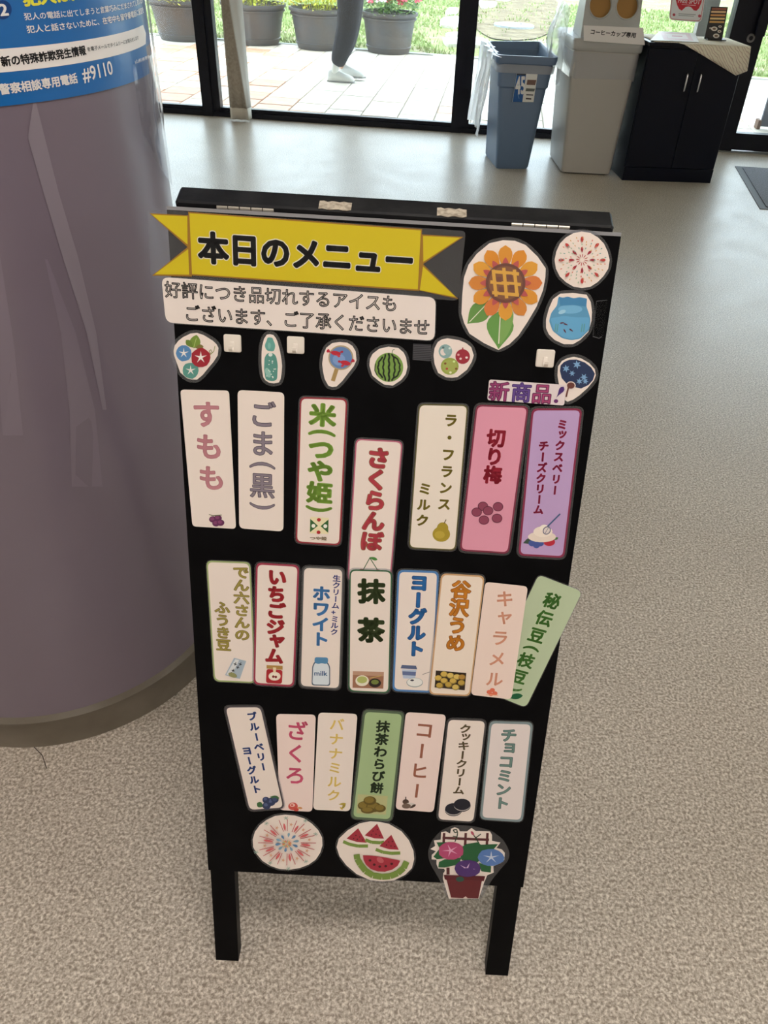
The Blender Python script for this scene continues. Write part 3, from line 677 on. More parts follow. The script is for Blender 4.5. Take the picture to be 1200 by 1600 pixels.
# ================================================================= bins
def ring2(c, d, r, z, n=5):
    P = offset([(p[0], p[1]) for p in c], d) if d else [(p[0], p[1]) for p in c]
    return [Vector((x, y, z)) for x, y in rnd(P, r, n)]
def lerpc(a, b, t): return [(p[0]*(1-t)+q[0]*t, p[1]*(1-t)+q[1]*t) for p, q in zip(a, b)]
def bag(name, parent, c0_, c1_, z0, z1, m, seed, n=70, amp=.012, push=.006, nz=7):
    R = random.Random(seed); ph = [R.uniform(0, 6.28) for _ in range(9)]; rings = []
    for j in range(nz+1):
        t = j/nz; base = ring2(lerpc(c0_, c1_, t), push, .05, z0+(z1-z0)*t, 6); cx = sum(p.x for p in base)/len(base); cy = sum(p.y for p in base)/len(base)
        rg = []
        for i, p in enumerate(base):
            a = 2*math.pi*i/len(base); d = amp*(.4+t)*(math.sin(9*a+ph[0]+t*2)+.6*math.sin(17*a+ph[1]-t*3)+.5*math.sin(31*a+ph[2])+.5*R.uniform(-.5, .5))
            q = Vector((p.x-cx, p.y-cy, 0)).normalized(); rg.append(p+q*max(d, -push*.6)+Vector((0, 0, amp*math.sin(5*a+ph[3])*t*1.5)))
        rings.append(rg)
    mb = MB(); mb.loft(m, rings, True, False, False); return mb.build(name, parent, True)
bagm = clear('bin_bag_film', (250, 250, 250), .45, rough=.16, body=(235, 236, 240), bump=(22, .8))
bagm2 = clear('white_bag_film', (250, 250, 250), .85, rough=.25, body=(240, 240, 242), bump=(22, .8))
# blue bin
bb = [ground(*p) for p in ((775, 264), (826, 264.5))]; bl = ground(757, 241); bb += [bb[1]+(bl-bb[0]), bl]
ZB = .645; bt = [ground(p[0], p[1], ZB) for p in ((777, 85.5), (872, 90), (845, 64.5), (763, 64))]
bb = [(p.x, p.y) for p in bb]; bt = [(p.x, p.y) for p in bt]
bluem = mat('blue_grey_plastic', (92, 114, 142), rough=.35, spec=.5)
t = thing('waste_bin', 'open blue-grey square plastic waste bin standing by the window post', 'waste bin', (bb[0][0], bb[0][1], 0))
mb = MB()
R_in = lambda q, d, z, r=.035: ring2(lerpc(bb, bt, q), d, r, z)
mb.loft(bluem, [R_in(0, -.006, 0), R_in(.01, 0, .012), R_in(.55, -.012, ZB*.55), R_in(.72, -.014, ZB*.72), R_in(.725, -.006, ZB*.735), R_in(.93, -.012, ZB-.045), R_in(.93, .004, ZB-.043), R_in(.97, .006, ZB-.02), R_in(1, .004, ZB), R_in(1, -.008, ZB), R_in(.98, -.012, ZB-.02), R_in(.5, -.022, ZB*.5), R_in(.03, -.012, .02)], True, True, True)
smooth_by_angle(mb.build('bin_body', t), 45)
bf = Plane((bb[0][0], bb[0][1], 0), (bb[1][0]-bb[0][0], bb[1][1]-bb[0][1], 0), Vector(((bt[0][0]+bt[1][0]-bb[0][0]-bb[1][0])/2, (bt[0][1]+bt[1][1]-bb[0][1]-bb[1][1])/2, ZB)))
# printed size label
Lq = [(807.5, 115), (840, 115.5), (833.5, 159.5), (801, 159)]
prism(bf, Lq, -.008, .0015, ink((214, 214, 210)), 'size_label', t)
a_ = Art(bf, .0016)
a_.poly([(807.5, 115), (822, 115.3), (816, 159.3), (801, 159)], (20, 84, 150)); a_.poly([(807.5, 115), (822, 115.3), (821.7, 118), (807, 117.6)], (40, 50, 66))
a_.word('45', (805.5, 134), (820, 133), 26, (236, 236, 232), .03)
a_.poly([(824, 124.5), (838, 125), (836, 133), (822.5, 132.5)], (110, 84, 74)); a_.poly([(822, 138), (836, 138.5), (834.5, 143), (821, 142.5)], (90, 96, 92))
a_.line([(822, 148), (833, 148.5)], 2, (80, 80, 84)); a_.line([(821.5, 154), (830, 154.5)], 2.4, (60, 50, 50)); a_.line([(809, 147), (811, 154)], .8, (120, 160, 200))
a_.build('label_print', t)
# its white liner, hanging out to the left
L_ = thing('bin_liner', 'white plastic liner hanging down the left side of the blue bin', 'bin liner', (bt[3][0], bt[3][1], ZB))
mb = MB(); R = random.Random(5); rows = []
for j in range(16):
    q = j/15; z = ZB+.006-.50*max(0, q-.06)/.94
    row = []
    for i in range(25):
        s_ = i/24
        # path along the back-left to the front-left corner of the rim
        bx_ = bt[3][0]+(bt[0][0]-bt[3][0])*s_*1.06; by_ = bt[3][1]+(bt[0][1]-bt[3][1])*s_*1.06
        out = .012+.02*q+.012*math.sin(s_*19+q*3)+.008*math.sin(s_*37-q*5)
        drift = -.045*q*(1-s_)*.4-.02*q
        row.append(Vector((bx_-out+drift-(.02 if j else -.03), by_-.02*q, (z if j else ZB-.01)+(.05*math.sin(s_*3.0))*(q**2))))
    rows.append(row)
mb.loft(bagm2, rows, False, False, False); mb.build('liner_side', L_, True)
bag('liner_rim', L_, lerpc(bb, bt, .88), lerpc(bb, bt, .93), ZB-.095, ZB-.05, bagm, 4, amp=.002, push=.003, nz=3)
mb = MB()
rows = [[Vector((bt[1][0]-.012-.004*j-.012*math.sin(j*1.3+i*.6)*.5, bt[1][1]+(bt[2][1]-bt[1][1])*i/10, ZB-.004-.02*j)) for i in range(11)] for j in range(6)]
mb.loft(bagm2, rows, False, False, False); mb.build('liner_inside', L_, True)

# white cup bin
wb = [ground(*p) for p in ((877, 271), (953, 275))]
wbk = Vector((-.075, 1, 0)); ZW = .715
wfn = Vector((wb[0].x, wb[0].y-.015, 0)); wxa = (wb[1]-wb[0]).normalized(); wnn = Vector((wxa.y, -wxa.x, 0))
wt_ = [hit(px, py, wfn, wnn) for px, py in ((897, 77), (1001, 79))]; wt_ = [Vector((p.x, p.y, ZW)) for p in wt_]
wb += [wb[1]+wbk*.46, wb[0]+wbk*.46]; wt_ += [wt_[1]+wbk*.50, wt_[0]+wbk*.50]
wb = [(p.x, p.y) for p in wb]; wt_ = [(p.x, p.y) for p in wt_]
whm = mat('pale_grey_plastic', (178, 174, 168), rough=.4)
t = thing('waste_bin', 'tall pale grey cup bin with two round holes in its lid', 'waste bin', (wb[0][0], wb[0][1], 0))
mb = MB(); Rw = lambda q, d, z, r=.03: ring2(lerpc(wb, wt_, q), d, r, z)
mb.loft(mat('bin_foot', (60, 58, 56)), [Rw(0, -.02, 0), Rw(0, -.02, .012)], True); mb.build('foot', t)
mb = MB(); mb.loft(whm, [Rw(0, 0, .010), Rw(1, 0, ZW)], True); smooth_by_angle(mb.build('bin_body', t), 40)
lid = MB(); lidm = mat('lid_grey_plastic', (176, 176, 173), rough=.4)
lid.loft(lidm, [Rw(1, .006, ZW-.005), Rw(1, .012, ZW+.003), Rw(1, .014, ZW+.05), Rw(1, .008, ZW+.06), Rw(1, -.02, ZW+.062)], True)
smooth_by_angle(lid.build('collar', t), 35)
# lid hood: front face leaning back with two holes, built from its real outline
fo = Vector((wt_[0][0], wt_[0][1], ZW+.06)); uxw = Vector((wt_[1][0]-wt_[0][0], wt_[1][1]-wt_[0][1], 0)); WW = uxw.length; uxw.normalize(); bkv = Vector((-uxw.y, uxw.x, 0))
fo = fo+bkv*.01; hood = Plane(fo, uxw, Vector((0, 0, 1))*.97+bkv*.24)
xl, xr = hood.to((911, 25)).x, hood.to((1002, 25)).x
xl, xr = max(xl, .015), min(xr, WW-.012); HT = .33
h1, h2 = hood.to((938.5, 8)), hood.to((980.5, 9.5)); rh = abs(hood.to((955.5, 8)).x-h1.x)
bm = bmesh.new()
def loop(P):
    vv = [bm.verts.new(hood.w(p)) for p in P]; return [bm.edges.new((vv[i], vv[(i+1) % len(vv)])) for i in range(len(vv))]
E_ = loop([(xl, 0), (xr, 0), (xr-.01, HT), (xl+.01, HT)])
circ = lambda c, r, n=32: [(c.x+r*math.cos(2*math.pi*k/n), c.y+r*math.sin(2*math.pi*k/n)) for k in range(n)]
for c_ in (h1, h2): E_ += loop(circ(c_, rh))
bmesh.ops.triangle_fill(bm, use_beauty=True, edges=E_)
bmesh.ops.recalc_face_normals(bm, faces=bm.faces)
me = bpy.data.meshes.new('hood_face'); bm.to_mesh(me); bm.free(); hf = link('lid_face', me, t, [lidm])
mb = MB(); card = mat('brown_cardboard', (196, 150, 88), rough=.8)
for c_ in (h1, h2):
    mb.loft(lidm, [[hood.w(p, h) for p in circ(c_, r)] for r, h in ((rh+.008, .0005), (rh+.006, .004), (rh, .004), (rh-.001, -.02))], True, False, False)
mb.build('hole_rim', t, True)
mb = MB(); rings = []
dD = .30
for k, (x0, x1, y0, h) in enumerate(()): pass
q0 = [hood.w((xl, 0)), hood.w((xr, 0)), hood.w((xr-.01, HT)), hood.w((xl+.01, HT))]; q1 = [p+bkv*(dD if i < 2 else dD-.16) for i, p in enumerate(q0)]
mb.add(q0+q1, [[0, 4, 5, 1], [1, 5, 6, 2], [2, 6, 7, 3], [3, 7, 4, 0], [7, 6, 5, 4]], lidm); mb.build('lid_hood', t)
mb = MB(); mb.add([hood.w((xl+.01, .0), -.045), hood.w((xr-.01, .0), -.045), hood.w((xr-.015, HT), -.06), hood.w((xl+.015, HT), -.06), hood.w((xl+.01, .10), -.035), hood.w((xr-.01, .10), -.035)], [[0, 1, 2, 3]], card); mb.build('cardboard_insert', t)
# paper notice on the bin
sp_ = Plane(Vector((wt_[0][0], wt_[0][1], ZW))-bkv*.026, uxw, Vector((0, 0, 1)))
t2 = thing('paper_notice', 'white paper notice with black lettering taped to the front of the cup bin lid', 'notice', sp_.w(sp_.to((958, 55))))
prism(sp_, [(911.8, 39.5), (1005, 43.5), (1007.5, 70.5), (912, 64)], 0, .0008, ink((226, 222, 220)), 'paper', t2)
a_ = Art(sp_, .0009); a_.hrun('コーヒーカップ専用', (922, 49.5), (994, 55.5), 8.5, (30, 28, 32), .03); a_.build('lettering', t2)
t2 = thing('bin_liner', 'clear plastic liner bunched out below the lid of the pale grey cup bin', 'bin liner', (wt_[0][0], wt_[0][1], ZW))
bag('liner_skirt', t2, lerpc(wb, wt_, .985), lerpc(wb, wt_, .80), ZW-.01, ZW-.15, bagm, 9, amp=.005, push=.007)
mb = MB(); R = random.Random(8); rows = []
for j in range(13):
    q = j/12; row = []
    for i in range(21):
        s_ = i/20; a = math.pi*q
        bx_ = wt_[3][0]+(wt_[0][0]-wt_[3][0])*s_*.75-.03; by_ = wt_[3][1]+(wt_[0][1]-wt_[3][1])*s_*.75
        rr_ = .042*math.sin(math.pi*min(1, s_+.12))*(1+.25*math.sin(s_*23+q*4)+.15*math.sin(q*13+s_*9))
        row.append(Vector((bx_-rr_*(.6+.7*math.sin(a))*math.sin(a*.9+.2)+.035*q*0, by_, ZW+.20-.42*q+rr_*math.cos(a)*.5)))
    rows.append(row)
mb.loft(bagm, rows, False, False, False); mb.build('liner_puff', t2, True)

# ================================================================= cabinet
cf = [ground(972, 282), ground(1110, 286.5)]; cw = (cf[1]-cf[0]).length; cyaw = math.atan2(cf[1].y-cf[0].y, cf[1].x-cf[0].x)
CF = frame(cf[0].x, cf[0].y, cyaw); cd = .38; ch = .765
navy = mat('navy_black_laminate', (5, 10, 26), rough=.3, spec=.2)
t = thing('cabinet', 'low black two-door cabinet with slim chrome handles standing by the door', 'cabinet', cf[0])
mb = MB(); mb.box(navy, (0, .018, 0), (cw, cd, ch), CF, bev=.002); mb.build('carcass', t)
mb = MB(); mb.box(navy, (.0, .006, 0), (cw, .018, .082), CF); mb.build('plinth', t)
mb = MB(); mb.box(navy, (-.004, -.004, ch), (cw+.004, cd, ch+.018), CF, bev=.002); mb.build('top_panel', t)
chrome = mat('chrome', (210, 210, 214), rough=.2, metal=1)
dm = cw*.515
for x0, x1, hx in ((.004, dm-.0015, dm-.045), (dm+.0015, cw-.004, dm+.04)):
    mb = MB(); mb.box(navy, (x0, 0, .086), (x1, .018, ch-.012), CF, bev=.002); d_ = mb.build('cabinet_door', t)
    mb = MB(); z0, z1 = .53, .635
    mb.tube(chrome, [CF @ Vector(p) for p in ((hx, 0, z0+.006), (hx, -.022, z0+.006), (hx, -.026, z0+.012), (hx, -.026, z1-.012), (hx, -.022, z1-.006), (hx, 0, z1-.006))], .0055, 8); mb.build('handle', d_, True)
# patterned cloth
clm = bpy.data.materials.new('wavy_striped_cloth'); clm.use_nodes = True; nt = clm.node_tree; b_ = nt.nodes['Principled BSDF']; b_.inputs['Roughness'].default_value = .85
tc = nt.nodes.new('ShaderNodeTexCoord'); wv = nt.nodes.new('ShaderNodeTexWave'); wv.bands_direction = 'DIAGONAL'; wv.inputs['Scale'].default_value = 14; wv.inputs['Distortion'].default_value = 4.5; wv.inputs['Detail Scale'].default_value = 1.2
rp = nt.nodes.new('ShaderNodeValToRGB'); e = rp.color_ramp.elements; e[0].position = .0; e[0].color = (*lin((232, 224, 204)), 1); e[1].position = 1; e[1].color = (*lin((232, 224, 204)), 1)
for p, c in ((.40, (230, 222, 200)), (.5, (112, 102, 70)), (.6, (226, 214, 196)), (.75, (200, 160, 146)), (.85, (232, 224, 204))): x = e.new(p); x.color = (*lin(c), 1)
nt.links.new(tc.outputs['Object'], wv.inputs['Vector']); nt.links.new(wv.outputs['Fac'], rp.inputs['Fac']); nt.links.new(rp.outputs['Color'], b_.inputs['Base Color'])
tc_ = thing('tablecloth', 'cream cloth with wavy stripes draped over the right front corner of the cabinet', 'cloth', CF @ Vector((cw/2, cd/2, ch+.02)))
T0 = ch+.0205; mb = MB(); cv = []; q = 24
# top sheet, front flap (deepest near the right end) and right flap as one sheet
def cl(u, v_):
    """u 0..1 left to right, v 0..1 back to front, then over the edge"""
    return CF @ Vector((u, v_, T0))
xs = [.03+(cw+.018-.03)*i/q for i in range(q+1)]
def drop(x):
    s_ = (x-.20)/(cw+.018-.20); return 0 if s_ <= 0 else .155*min(s_/.90, 1)**1.0*(1 if s_ < .9 else 1-(s_-.9)*2.0)
rows = [[CF @ Vector((x, cd-.01, T0)) for x in xs], [CF @ Vector((x, cd*.5, T0+.002*math.sin(x*20))) for x in xs], [CF @ Vector((x, .012, T0+.001)) for x in xs], [CF @ Vector((x, -.008 if drop(x) > 0 else .006, T0-.002 if drop(x) > 0 else T0)) for x in xs]]
for k in (.35, .7, 1): rows.append([CF @ Vector((x+.012*k*(x > cw), (-.014-.012*k*math.sin(x*22)**2) if drop(x) > 0 else .006+.0001*k, T0-.002*(drop(x) > 0)-drop(x)*k)) for x in xs])
mb.loft(clm, rows, False, False, False)
o = mb.build('cloth', tc_, True); sm = o.modifiers.new('Solidify', 'SOLIDIFY'); sm.thickness = .0022; sm.offset = 1
mb = MB(); rows = [[CF @ Vector((cw+.018, y, T0)) for y in (cd-.01, .2, .06, -.008)], [CF @ Vector((cw+.028, y, T0-.002-dz)) for y, dz in ((cd-.01, .03), (.2, .06), (.06, .10), (-.010, .13))]]
mb.loft(clm, rows, False, False, False); o = mb.build('side_flap', tc_, True); sm = o.modifiers.new('Solidify', 'SOLIDIFY'); sm.thickness = .002
# leaflet and small stand on the cabinet
tp = Plane(CF @ Vector((0, 0, T0+.004)), CF.to_3x3() @ Vector((1, 0, 0)), CF.to_3x3() @ Vector((0, 1, 0)))
t = thing('leaflet', 'pale pink printed leaflet in a clear sleeve lying on the cabinet cloth', 'leaflet', tp.w(tp.to((1060, 56))))
prism(tp, [(1016, 63), (1092, 66), (1086, 52), (1030, 49)], 0, .001, ink((226, 224, 220)), 'sleeve', t)
a_ = Art(tp, .0011); a_.poly([(1037, 62), (1084, 64.5), (1077, 52), (1031, 50.5)], (222, 196, 198)); a_.poly([(1044, 60), (1076, 61.5), (1071, 54), (1040, 53)], (232, 224, 222)); a_.line([(1050, 56.5), (1066, 57.2)], 1.2, (196, 120, 130)); a_.build('print', t)
sb = ground(1117, 62, T0+.004); ssz = Plane(sb+Vector((0, .012, 0)), (1, .05, 0), (0, .12, 1))
t = thing('sign_stand', 'small black picture card upright in a stand on the cabinet', 'sign', sb)
bk_ = mat('card_black', (26, 22, 22), rough=.35)
Q = [(1111, 10.5), (1137.5, 11), (1128.5, 61), (1100.5, 61)]
prism(ssz, Q, -.004, 0, bk_, 'card', t)
a_ = Art(ssz, .0002); 
a_.poly([(1112.5, 12), (1135.5, 12.5), (1135, 16), (1112, 15.5)], (150, 90, 70))
for k, c in enumerate(((222, 186, 140), (206, 150, 90), (224, 190, 130), (204, 160, 96))): y = 17+k*5.2; a_.poly([(1111.5-k*.9, y), (1134.5-k*.9, y+.4), (1134-k*.9, y+3.4), (1111-k*.9, y+3)], c)
for x, y, r_ in ((1116, 45, 5), (1125, 41.5, 2.6), (1124, 49, 3), (1110, 44, 1.8), (1119, 56, 5)): a_.ell(x, y, r_, r_*.7, (216, 210, 200)); a_.ell(x, y, r_*.55, r_*.35, (120, 96, 76))
a_.build('print', t)
mb = MB(); mb.box(bk_, (-.055, -.035, .0), (.06, .05, .006), Matrix.Translation(sb)); mb.build('stand_base', t)

# sticker on the window
t = thing('window_sticker', 'white rounded sticker with a red badge stuck on the window above the cabinet', 'sticker', wx(1070, 15, -.01))
gp = Plane((0, 6.53-.004, 0), (1, -.03, 0), (0, 0, 1))
prism(gp, rnd([(1052, -40), (1107, -38), (1096, 35), (1045, 31)], 7), 0, .001, ink((232, 228, 226)), 'sheet', t)
a_ = Art(gp, .0011); a_.line(rnd([(1053.5, -38), (1105, -36), (1094.5, 33), (1046.5, 29.5)], 6)+[(1053.5, -30)], 1.0, (206, 120, 120))
a_.poly([(1056, 0), (1058, 8), (1061, 14), (1065, 16.5), (1068, 14), (1071, 11), (1076, 10), (1080, 11.5), (1084, 16), (1088, 17), (1092, 13), (1096, 4), (1098, -8), (1090, -20), (1078, -14), (1066, -20), (1058, -12)], (206, 50, 62))
a_.word('FREE SPOT', (1060, .5), (1094, 3), 7, (236, 220, 220), .02); a_.line([(1065, 7), (1087, 8.5)], 1, (240, 190, 190))
a_.line([(1060, 21.5), (1087, 23)], .8, (110, 110, 110)); a_.line([(1060, 24), (1084, 25.3)], .8, (130, 130, 130)); a_.ell(1053, 23, 2.2, 2.2, (200, 80, 90)); a_.ell(1093, 25, 2.4, 2.4, (200, 90, 100))
a_.build('print', t)

# ================================================================= curtain at the window
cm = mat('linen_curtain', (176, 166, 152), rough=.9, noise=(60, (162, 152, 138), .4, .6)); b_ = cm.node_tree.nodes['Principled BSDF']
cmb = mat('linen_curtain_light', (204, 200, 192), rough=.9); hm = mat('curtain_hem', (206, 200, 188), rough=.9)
c0p, c1p = wx(362, 181, -.10), wx(392, 182.5, -.10); cx0, cx1 = c0p.x, c1p.x
t = thing('curtain', 'narrow beige curtain gathered in the window just right of the black post', 'curtain', (cx0, 6.45, .02))
def crow(z):
    k = min(1, z/1.6); R = 6.44
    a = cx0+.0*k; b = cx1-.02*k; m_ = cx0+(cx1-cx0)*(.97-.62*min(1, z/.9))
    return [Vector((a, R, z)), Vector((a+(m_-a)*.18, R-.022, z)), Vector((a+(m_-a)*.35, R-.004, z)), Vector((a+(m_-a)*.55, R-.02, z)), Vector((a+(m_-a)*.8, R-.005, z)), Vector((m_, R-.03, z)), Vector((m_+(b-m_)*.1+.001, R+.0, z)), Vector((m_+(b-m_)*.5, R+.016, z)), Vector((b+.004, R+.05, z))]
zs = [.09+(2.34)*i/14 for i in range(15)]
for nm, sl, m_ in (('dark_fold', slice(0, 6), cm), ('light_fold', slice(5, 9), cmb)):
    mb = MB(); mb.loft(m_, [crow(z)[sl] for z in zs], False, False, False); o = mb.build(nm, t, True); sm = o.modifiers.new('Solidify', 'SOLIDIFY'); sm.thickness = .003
mb = MB(); mb.loft(hm, [crow(z) for z in (.012, .05, .09)], False, False, False); o = mb.build('hem', t, True); sm = o.modifiers.new('Solidify', 'SOLIDIFY'); sm.thickness = .004
mb = MB(); mb.box(greym, (cx0-.1, 6.40, 2.42), (cx1+.4, 6.47, 2.45)); mb.build('curtain_rail', t)
# ================================================================= the menu board
BX, BY, BYAW, BW, BL, BLEAN = -.03447, .54248, math.radians(.32544), .48112, 1.15212, math.radians(15.1575)
bux = Vector((math.cos(BYAW), math.sin(BYAW), 0)); bbk = Vector((-math.sin(BYAW), math.cos(BYAW), 0))
bup = Vector((0, 0, math.cos(BLEAN)))+bbk*math.sin(BLEAN)
BP = Plane(Vector((BX, BY, 0))-bux*BW/2, bux, bup)
ROT = Matrix((bux, bup, BP.n)).transposed()
BF = Matrix.Translation(BP.o) @ ROT.to_4x4()              # board frame: x across, y up the board, z out of it
blk = mat('black_painted_wood', (9, 9, 11), rough=.38, spec=.05, noise=(26, (12, 12, 14), .4, .6), bump=(90, .12, .001))
worn = mat('worn_black_wood', (20, 21, 24), rough=.6, spec=.2, noise=(34, (34, 35, 37), .45, .7), bump=(120, .3, .001))
edge = mat('board_edge', (138, 138, 142), rough=.5)
bd = thing('menu_board', 'black folding A-frame menu board with two leaves standing on the vinyl floor', 'signboard', (BX, BY, 0))
tB = BP.to((372, 1360)).y*.5+BP.to((757, 1385)).y*.5
mb = MB(); mb.box(blk, (-.0015, tB, -.005), (BW+.0015, BL-.0035, 0), BF); mb.build('front_panel', bd)
mb = MB(); mb.box(edge, (-.0015, BL-.0035, -.005), (BW+.0015, BL, 0), BF); tag(mb.build('panel_top_edge', bd), 'pale unpainted top edge of the panel')
lw = .037
for x0 in (.001, BW-.001-lw):
    mb = MB()
    # foot end cut level with the floor
    z0 = 0; c_ = math.tan(BLEAN)
    vs = [(x, y, z) for x in (x0, x0+lw) for y, z in ((0-.0025*c_, -.0025), (0+.0235*c_*-1*-1*0-.0235*-c_*0+(-.0235)*-c_*1, -.0235), (BL-.03, -.0235), (BL-.03, -.0052), (tB-.002, -.0052), (tB-.002, -.0025))]
    vs = [BF @ Vector(v) for v in vs]
    for i in (0, 1, 6, 7): vs[i] = vs[i]-bup*(vs[i].z/bup.z)
    mb.add(vs, [[0, 1, 2, 3, 4, 5], [11, 10, 9, 8, 7, 6]]+[[i, i+6, (i+1) % 6+6, (i+1) % 6] for i in range(6)], blk); mb.build('leg', bd)
mb = MB(); mb.box(blk, (lw, tB+.005, -.0235), (BW-lw, tB+.04, -.0052), BF); mb.build('lower_rail', bd)
# rear leaf hinged at the top
up2 = Vector((0, 0, math.cos(BLEAN*1.02)))-bbk*math.sin(BLEAN*1.02); n2 = bux.cross(up2)
top_o = BP.w((0, BL), -.006)
ra = BP.w((BP.to((272, 321)).x, BL), 0)
RF = Matrix.Translation(top_o) @ Matrix((bux, up2, n2)).transposed().to_4x4()     # y up the leaf (0 at its top), z toward the front
rx0, rx1 = .006, BW-.006
RT = .006; TH = .030
mb = MB(); mb.box(worn, (rx0, -.045, -TH), (rx1, RT, -.0005), RF, bev=.0025); mb.build('rear_top_rail', bd)
LL = top_o.z/up2.z
for x0 in (rx0, rx1-lw):
    mb = MB(); vs = [RF @ Vector(v) for v in ((x0, -LL, -TH), (x0+lw, -LL, -TH), (x0+lw, -LL, -.006), (x0, -LL, -.006), (x0, -.045, -TH), (x0+lw, -.045, -TH), (x0+lw, -.045, -.006), (x0, -.045, -.006))]
    for i in range(4): vs[i] = vs[i]-up2*(vs[i].z/up2.z)
    mb.add(vs, [[3, 2, 1, 0], [4, 5, 6, 7], [0, 1, 5, 4], [1, 2, 6, 5], [2, 3, 7, 6], [3, 0, 4, 7]], blk); mb.build('rear_leg', bd)
mb = MB(); mb.box(blk, (rx0+lw, -LL+.20, -TH), (rx1-lw, -.045, -TH+.005), RF); mb.build('rear_panel', bd)
tape = mat('old_masking_tape', (188, 178, 160), rough=.8, noise=(160, (140, 130, 115), .4, .65), bump=(200, .6, .001))
steel = mat('hinge_steel', (165, 160, 150), rough=.4, metal=.7)
TPp = Plane(RF @ Vector((0, RT, 0)), bux, -n2)
for q, jg in (((499, 318), (548, 331)), ((683, 328), (729, 341))):
    a, b = TPp.to(q[0:2][0] if False else q), TPp.to(jg)
    mb = MB(); x0, x1 = a.x, b.x; m_ = Matrix.Translation(RF @ Vector((0, RT, 0)))
    P = []
    for i in range(9): P.append((x0+(x1-x0)*i/8, .016+.0012*math.sin(i*2.3)))
    for i in range(8, -1, -1): P.append((x0+(x1-x0)*i/8, .0015+.001*math.sin(i*1.7)))
    V_ = [TPp.w(p, .0006) for p in P]+[TPp.w(p, .0) for p in P]; n = len(P); o_ = orient(P)
    mb.add(V_, [o_]+[[i, (i+1) % n, n+(i+1) % n, n+i] for i in range(n)], tape); tag(mb.build('tape_patch', bd), 'scrap of old pale tape')
for xa, xb in (((336, 321), (427, 327)), ((800, 345), (892, 355))):
    x0, x1 = BP.to(xa).x, BP.to(xb).x; hp = MB()
    for k in range(5):
        u0_, u1_ = x0+(x1-x0)*(k+.04)/5, x0+(x1-x0)*(k+.96)/5
        p0, p1 = BP.w((u0_, BL+.0018), -.0062), BP.w((u1_, BL+.0018), -.0062); hp.cyl(steel, p0, p1, .0024, n=10)
    for k in range(3): hp.cyl(steel, BP.w((x0+(x1-x0)*(k+.5)/3, BL), -.0075)+bbk*.004, BP.w((x0+(x1-x0)*(k+.5)/3, BL+.003), -.0075)+bbk*.004, .002, n=8)
    hp.build('hinge', bd)

film = clear('laminate_film', (246, 247, 250), .085, rough=.14, body=(190, 190, 196), bump=(40, .15))
PAPER = (226, 214, 206)
paperG = {}
def paper(c):
    return mat('paper_%02x%02x%02x' % c, c, rough=.45, spec=.4, coat=.25, coat_r=.2, k=1.12, bump=(18, .12, .003))
LAY = .0011
def sticker(name, cat, label, out, layer=0, fm=5, group=None, col=PAPER, border=None, bw=2.6, filmq=True, rd=None, filmout=None, bcut=1.0):
    """laminated paper piece: clear film, paper, printed border; returns the thing and an Art for its print"""
    h = .0003+layer*LAY
    P = out
    c = (sum(p[0] for p in P)/len(P), sum(p[1] for p in P)/len(P))
    t = thing(name, label, cat, BP.w(BP.to(c), h), group=group, rot=ROT)
    if filmq: prism(BP, filmout or rnd(offset(P, fm), (rd or 6)+fm, 4), h, h+.00025, film, 'laminate', t)
    rp_ = rnd(P, rd, 4) if rd else P
    prism(BP, rp_, h+.00025, h+.00065, paper(border) if border else paper(col), 'paper', t)
    a = Art(BP, h+.00067)
    if border:
        a.poly(rnd(offset(P, -bw), max(2, (rd or 4)-bw*.5), 4), paper(col))
    return t, a
STRIPS = 'menu strips on the black board'
def strip(label, quad, texts, col=PAPER, border=None, bw=2.4, fm=2.5, layer=0, rd=9, art=None, filmq=True):
    t, a = sticker('menu_strip', 'menu strip', label, quad, layer, fm, STRIPS, col, border, bw, filmq, rd)
    rt = (quad[1][0]-quad[0][0], quad[1][1]-quad[0][1]); L = math.hypot(*rt); rt = (rt[0]/L, rt[1]/L)
    for s_ in texts:
        kw = dict(s_[5]) if len(s_) > 5 else {}
        a.run(s_[0], s_[1], s_[2], s_[3], c=s_[4], **kw)
    a.build('lettering', t)
    if art:
        b = Art(BP, a.h+.00003); art(b); b.build('picture', t)
    return t
def dk(c, k=.55): return tuple(v*k for v in c)

# ---- row 1
def plum(a):
    for x, y in ((333, 811), (341, 809), (338, 817), (345, 816)): a.ell(x, y, 6, 5, (96, 44, 84)); a.ell(x-1, y-1, 3.4, 2.6, (128, 66, 108))
    a.line([(327, 803), (333, 805), (347, 804)], 1.2, (100, 110, 70))
strip('white strip with pink lettering and small plums, leftmost of the top row', [(282, 608.5), (358, 610), (369, 826), (301, 822)],
      [('すもも', (321, 622), (333, 771), 43, (196, 134, 144), dict(bold=.024, out=(160, 84, 98), outw=.034, hpx=41))], fm=1.5, rd=6, art=plum, filmq=False)
strip('white strip with grey lettering and no picture, second of the top row', [(371.5, 609), (444.3, 613), (443, 830), (374, 825)],
      [('ごま(黒)', (410.3, 625), (410, 801), 41, (132, 122, 134), dict(bold=.008, out=(72, 64, 78), outw=.03, hpx=41))], fm=1.5, rd=8, filmq=False)
def tsuya(a):
    a.poly([(485, 807), (514, 808.5), (513, 834), (484, 832.5)], (226, 216, 178))
    a.poly([(485, 810), (497, 821), (484.5, 831)], (50, 96, 50)); a.poly([(513.5, 811), (501, 821.5), (513, 832)], (50, 96, 50)); a.ell(490, 821, 3, 3, (230, 230, 220)); a.ell(508.5, 821.5, 3, 3, (230, 230, 220))
    a.ell(498.5, 811.5, 3, 2.8, (170, 40, 44)); a.ell(498, 831, 3, 2.8, (170, 40, 44)); a.hrun('つや姫', (484, 840), (511, 841), 6, (110, 90, 50), .02)
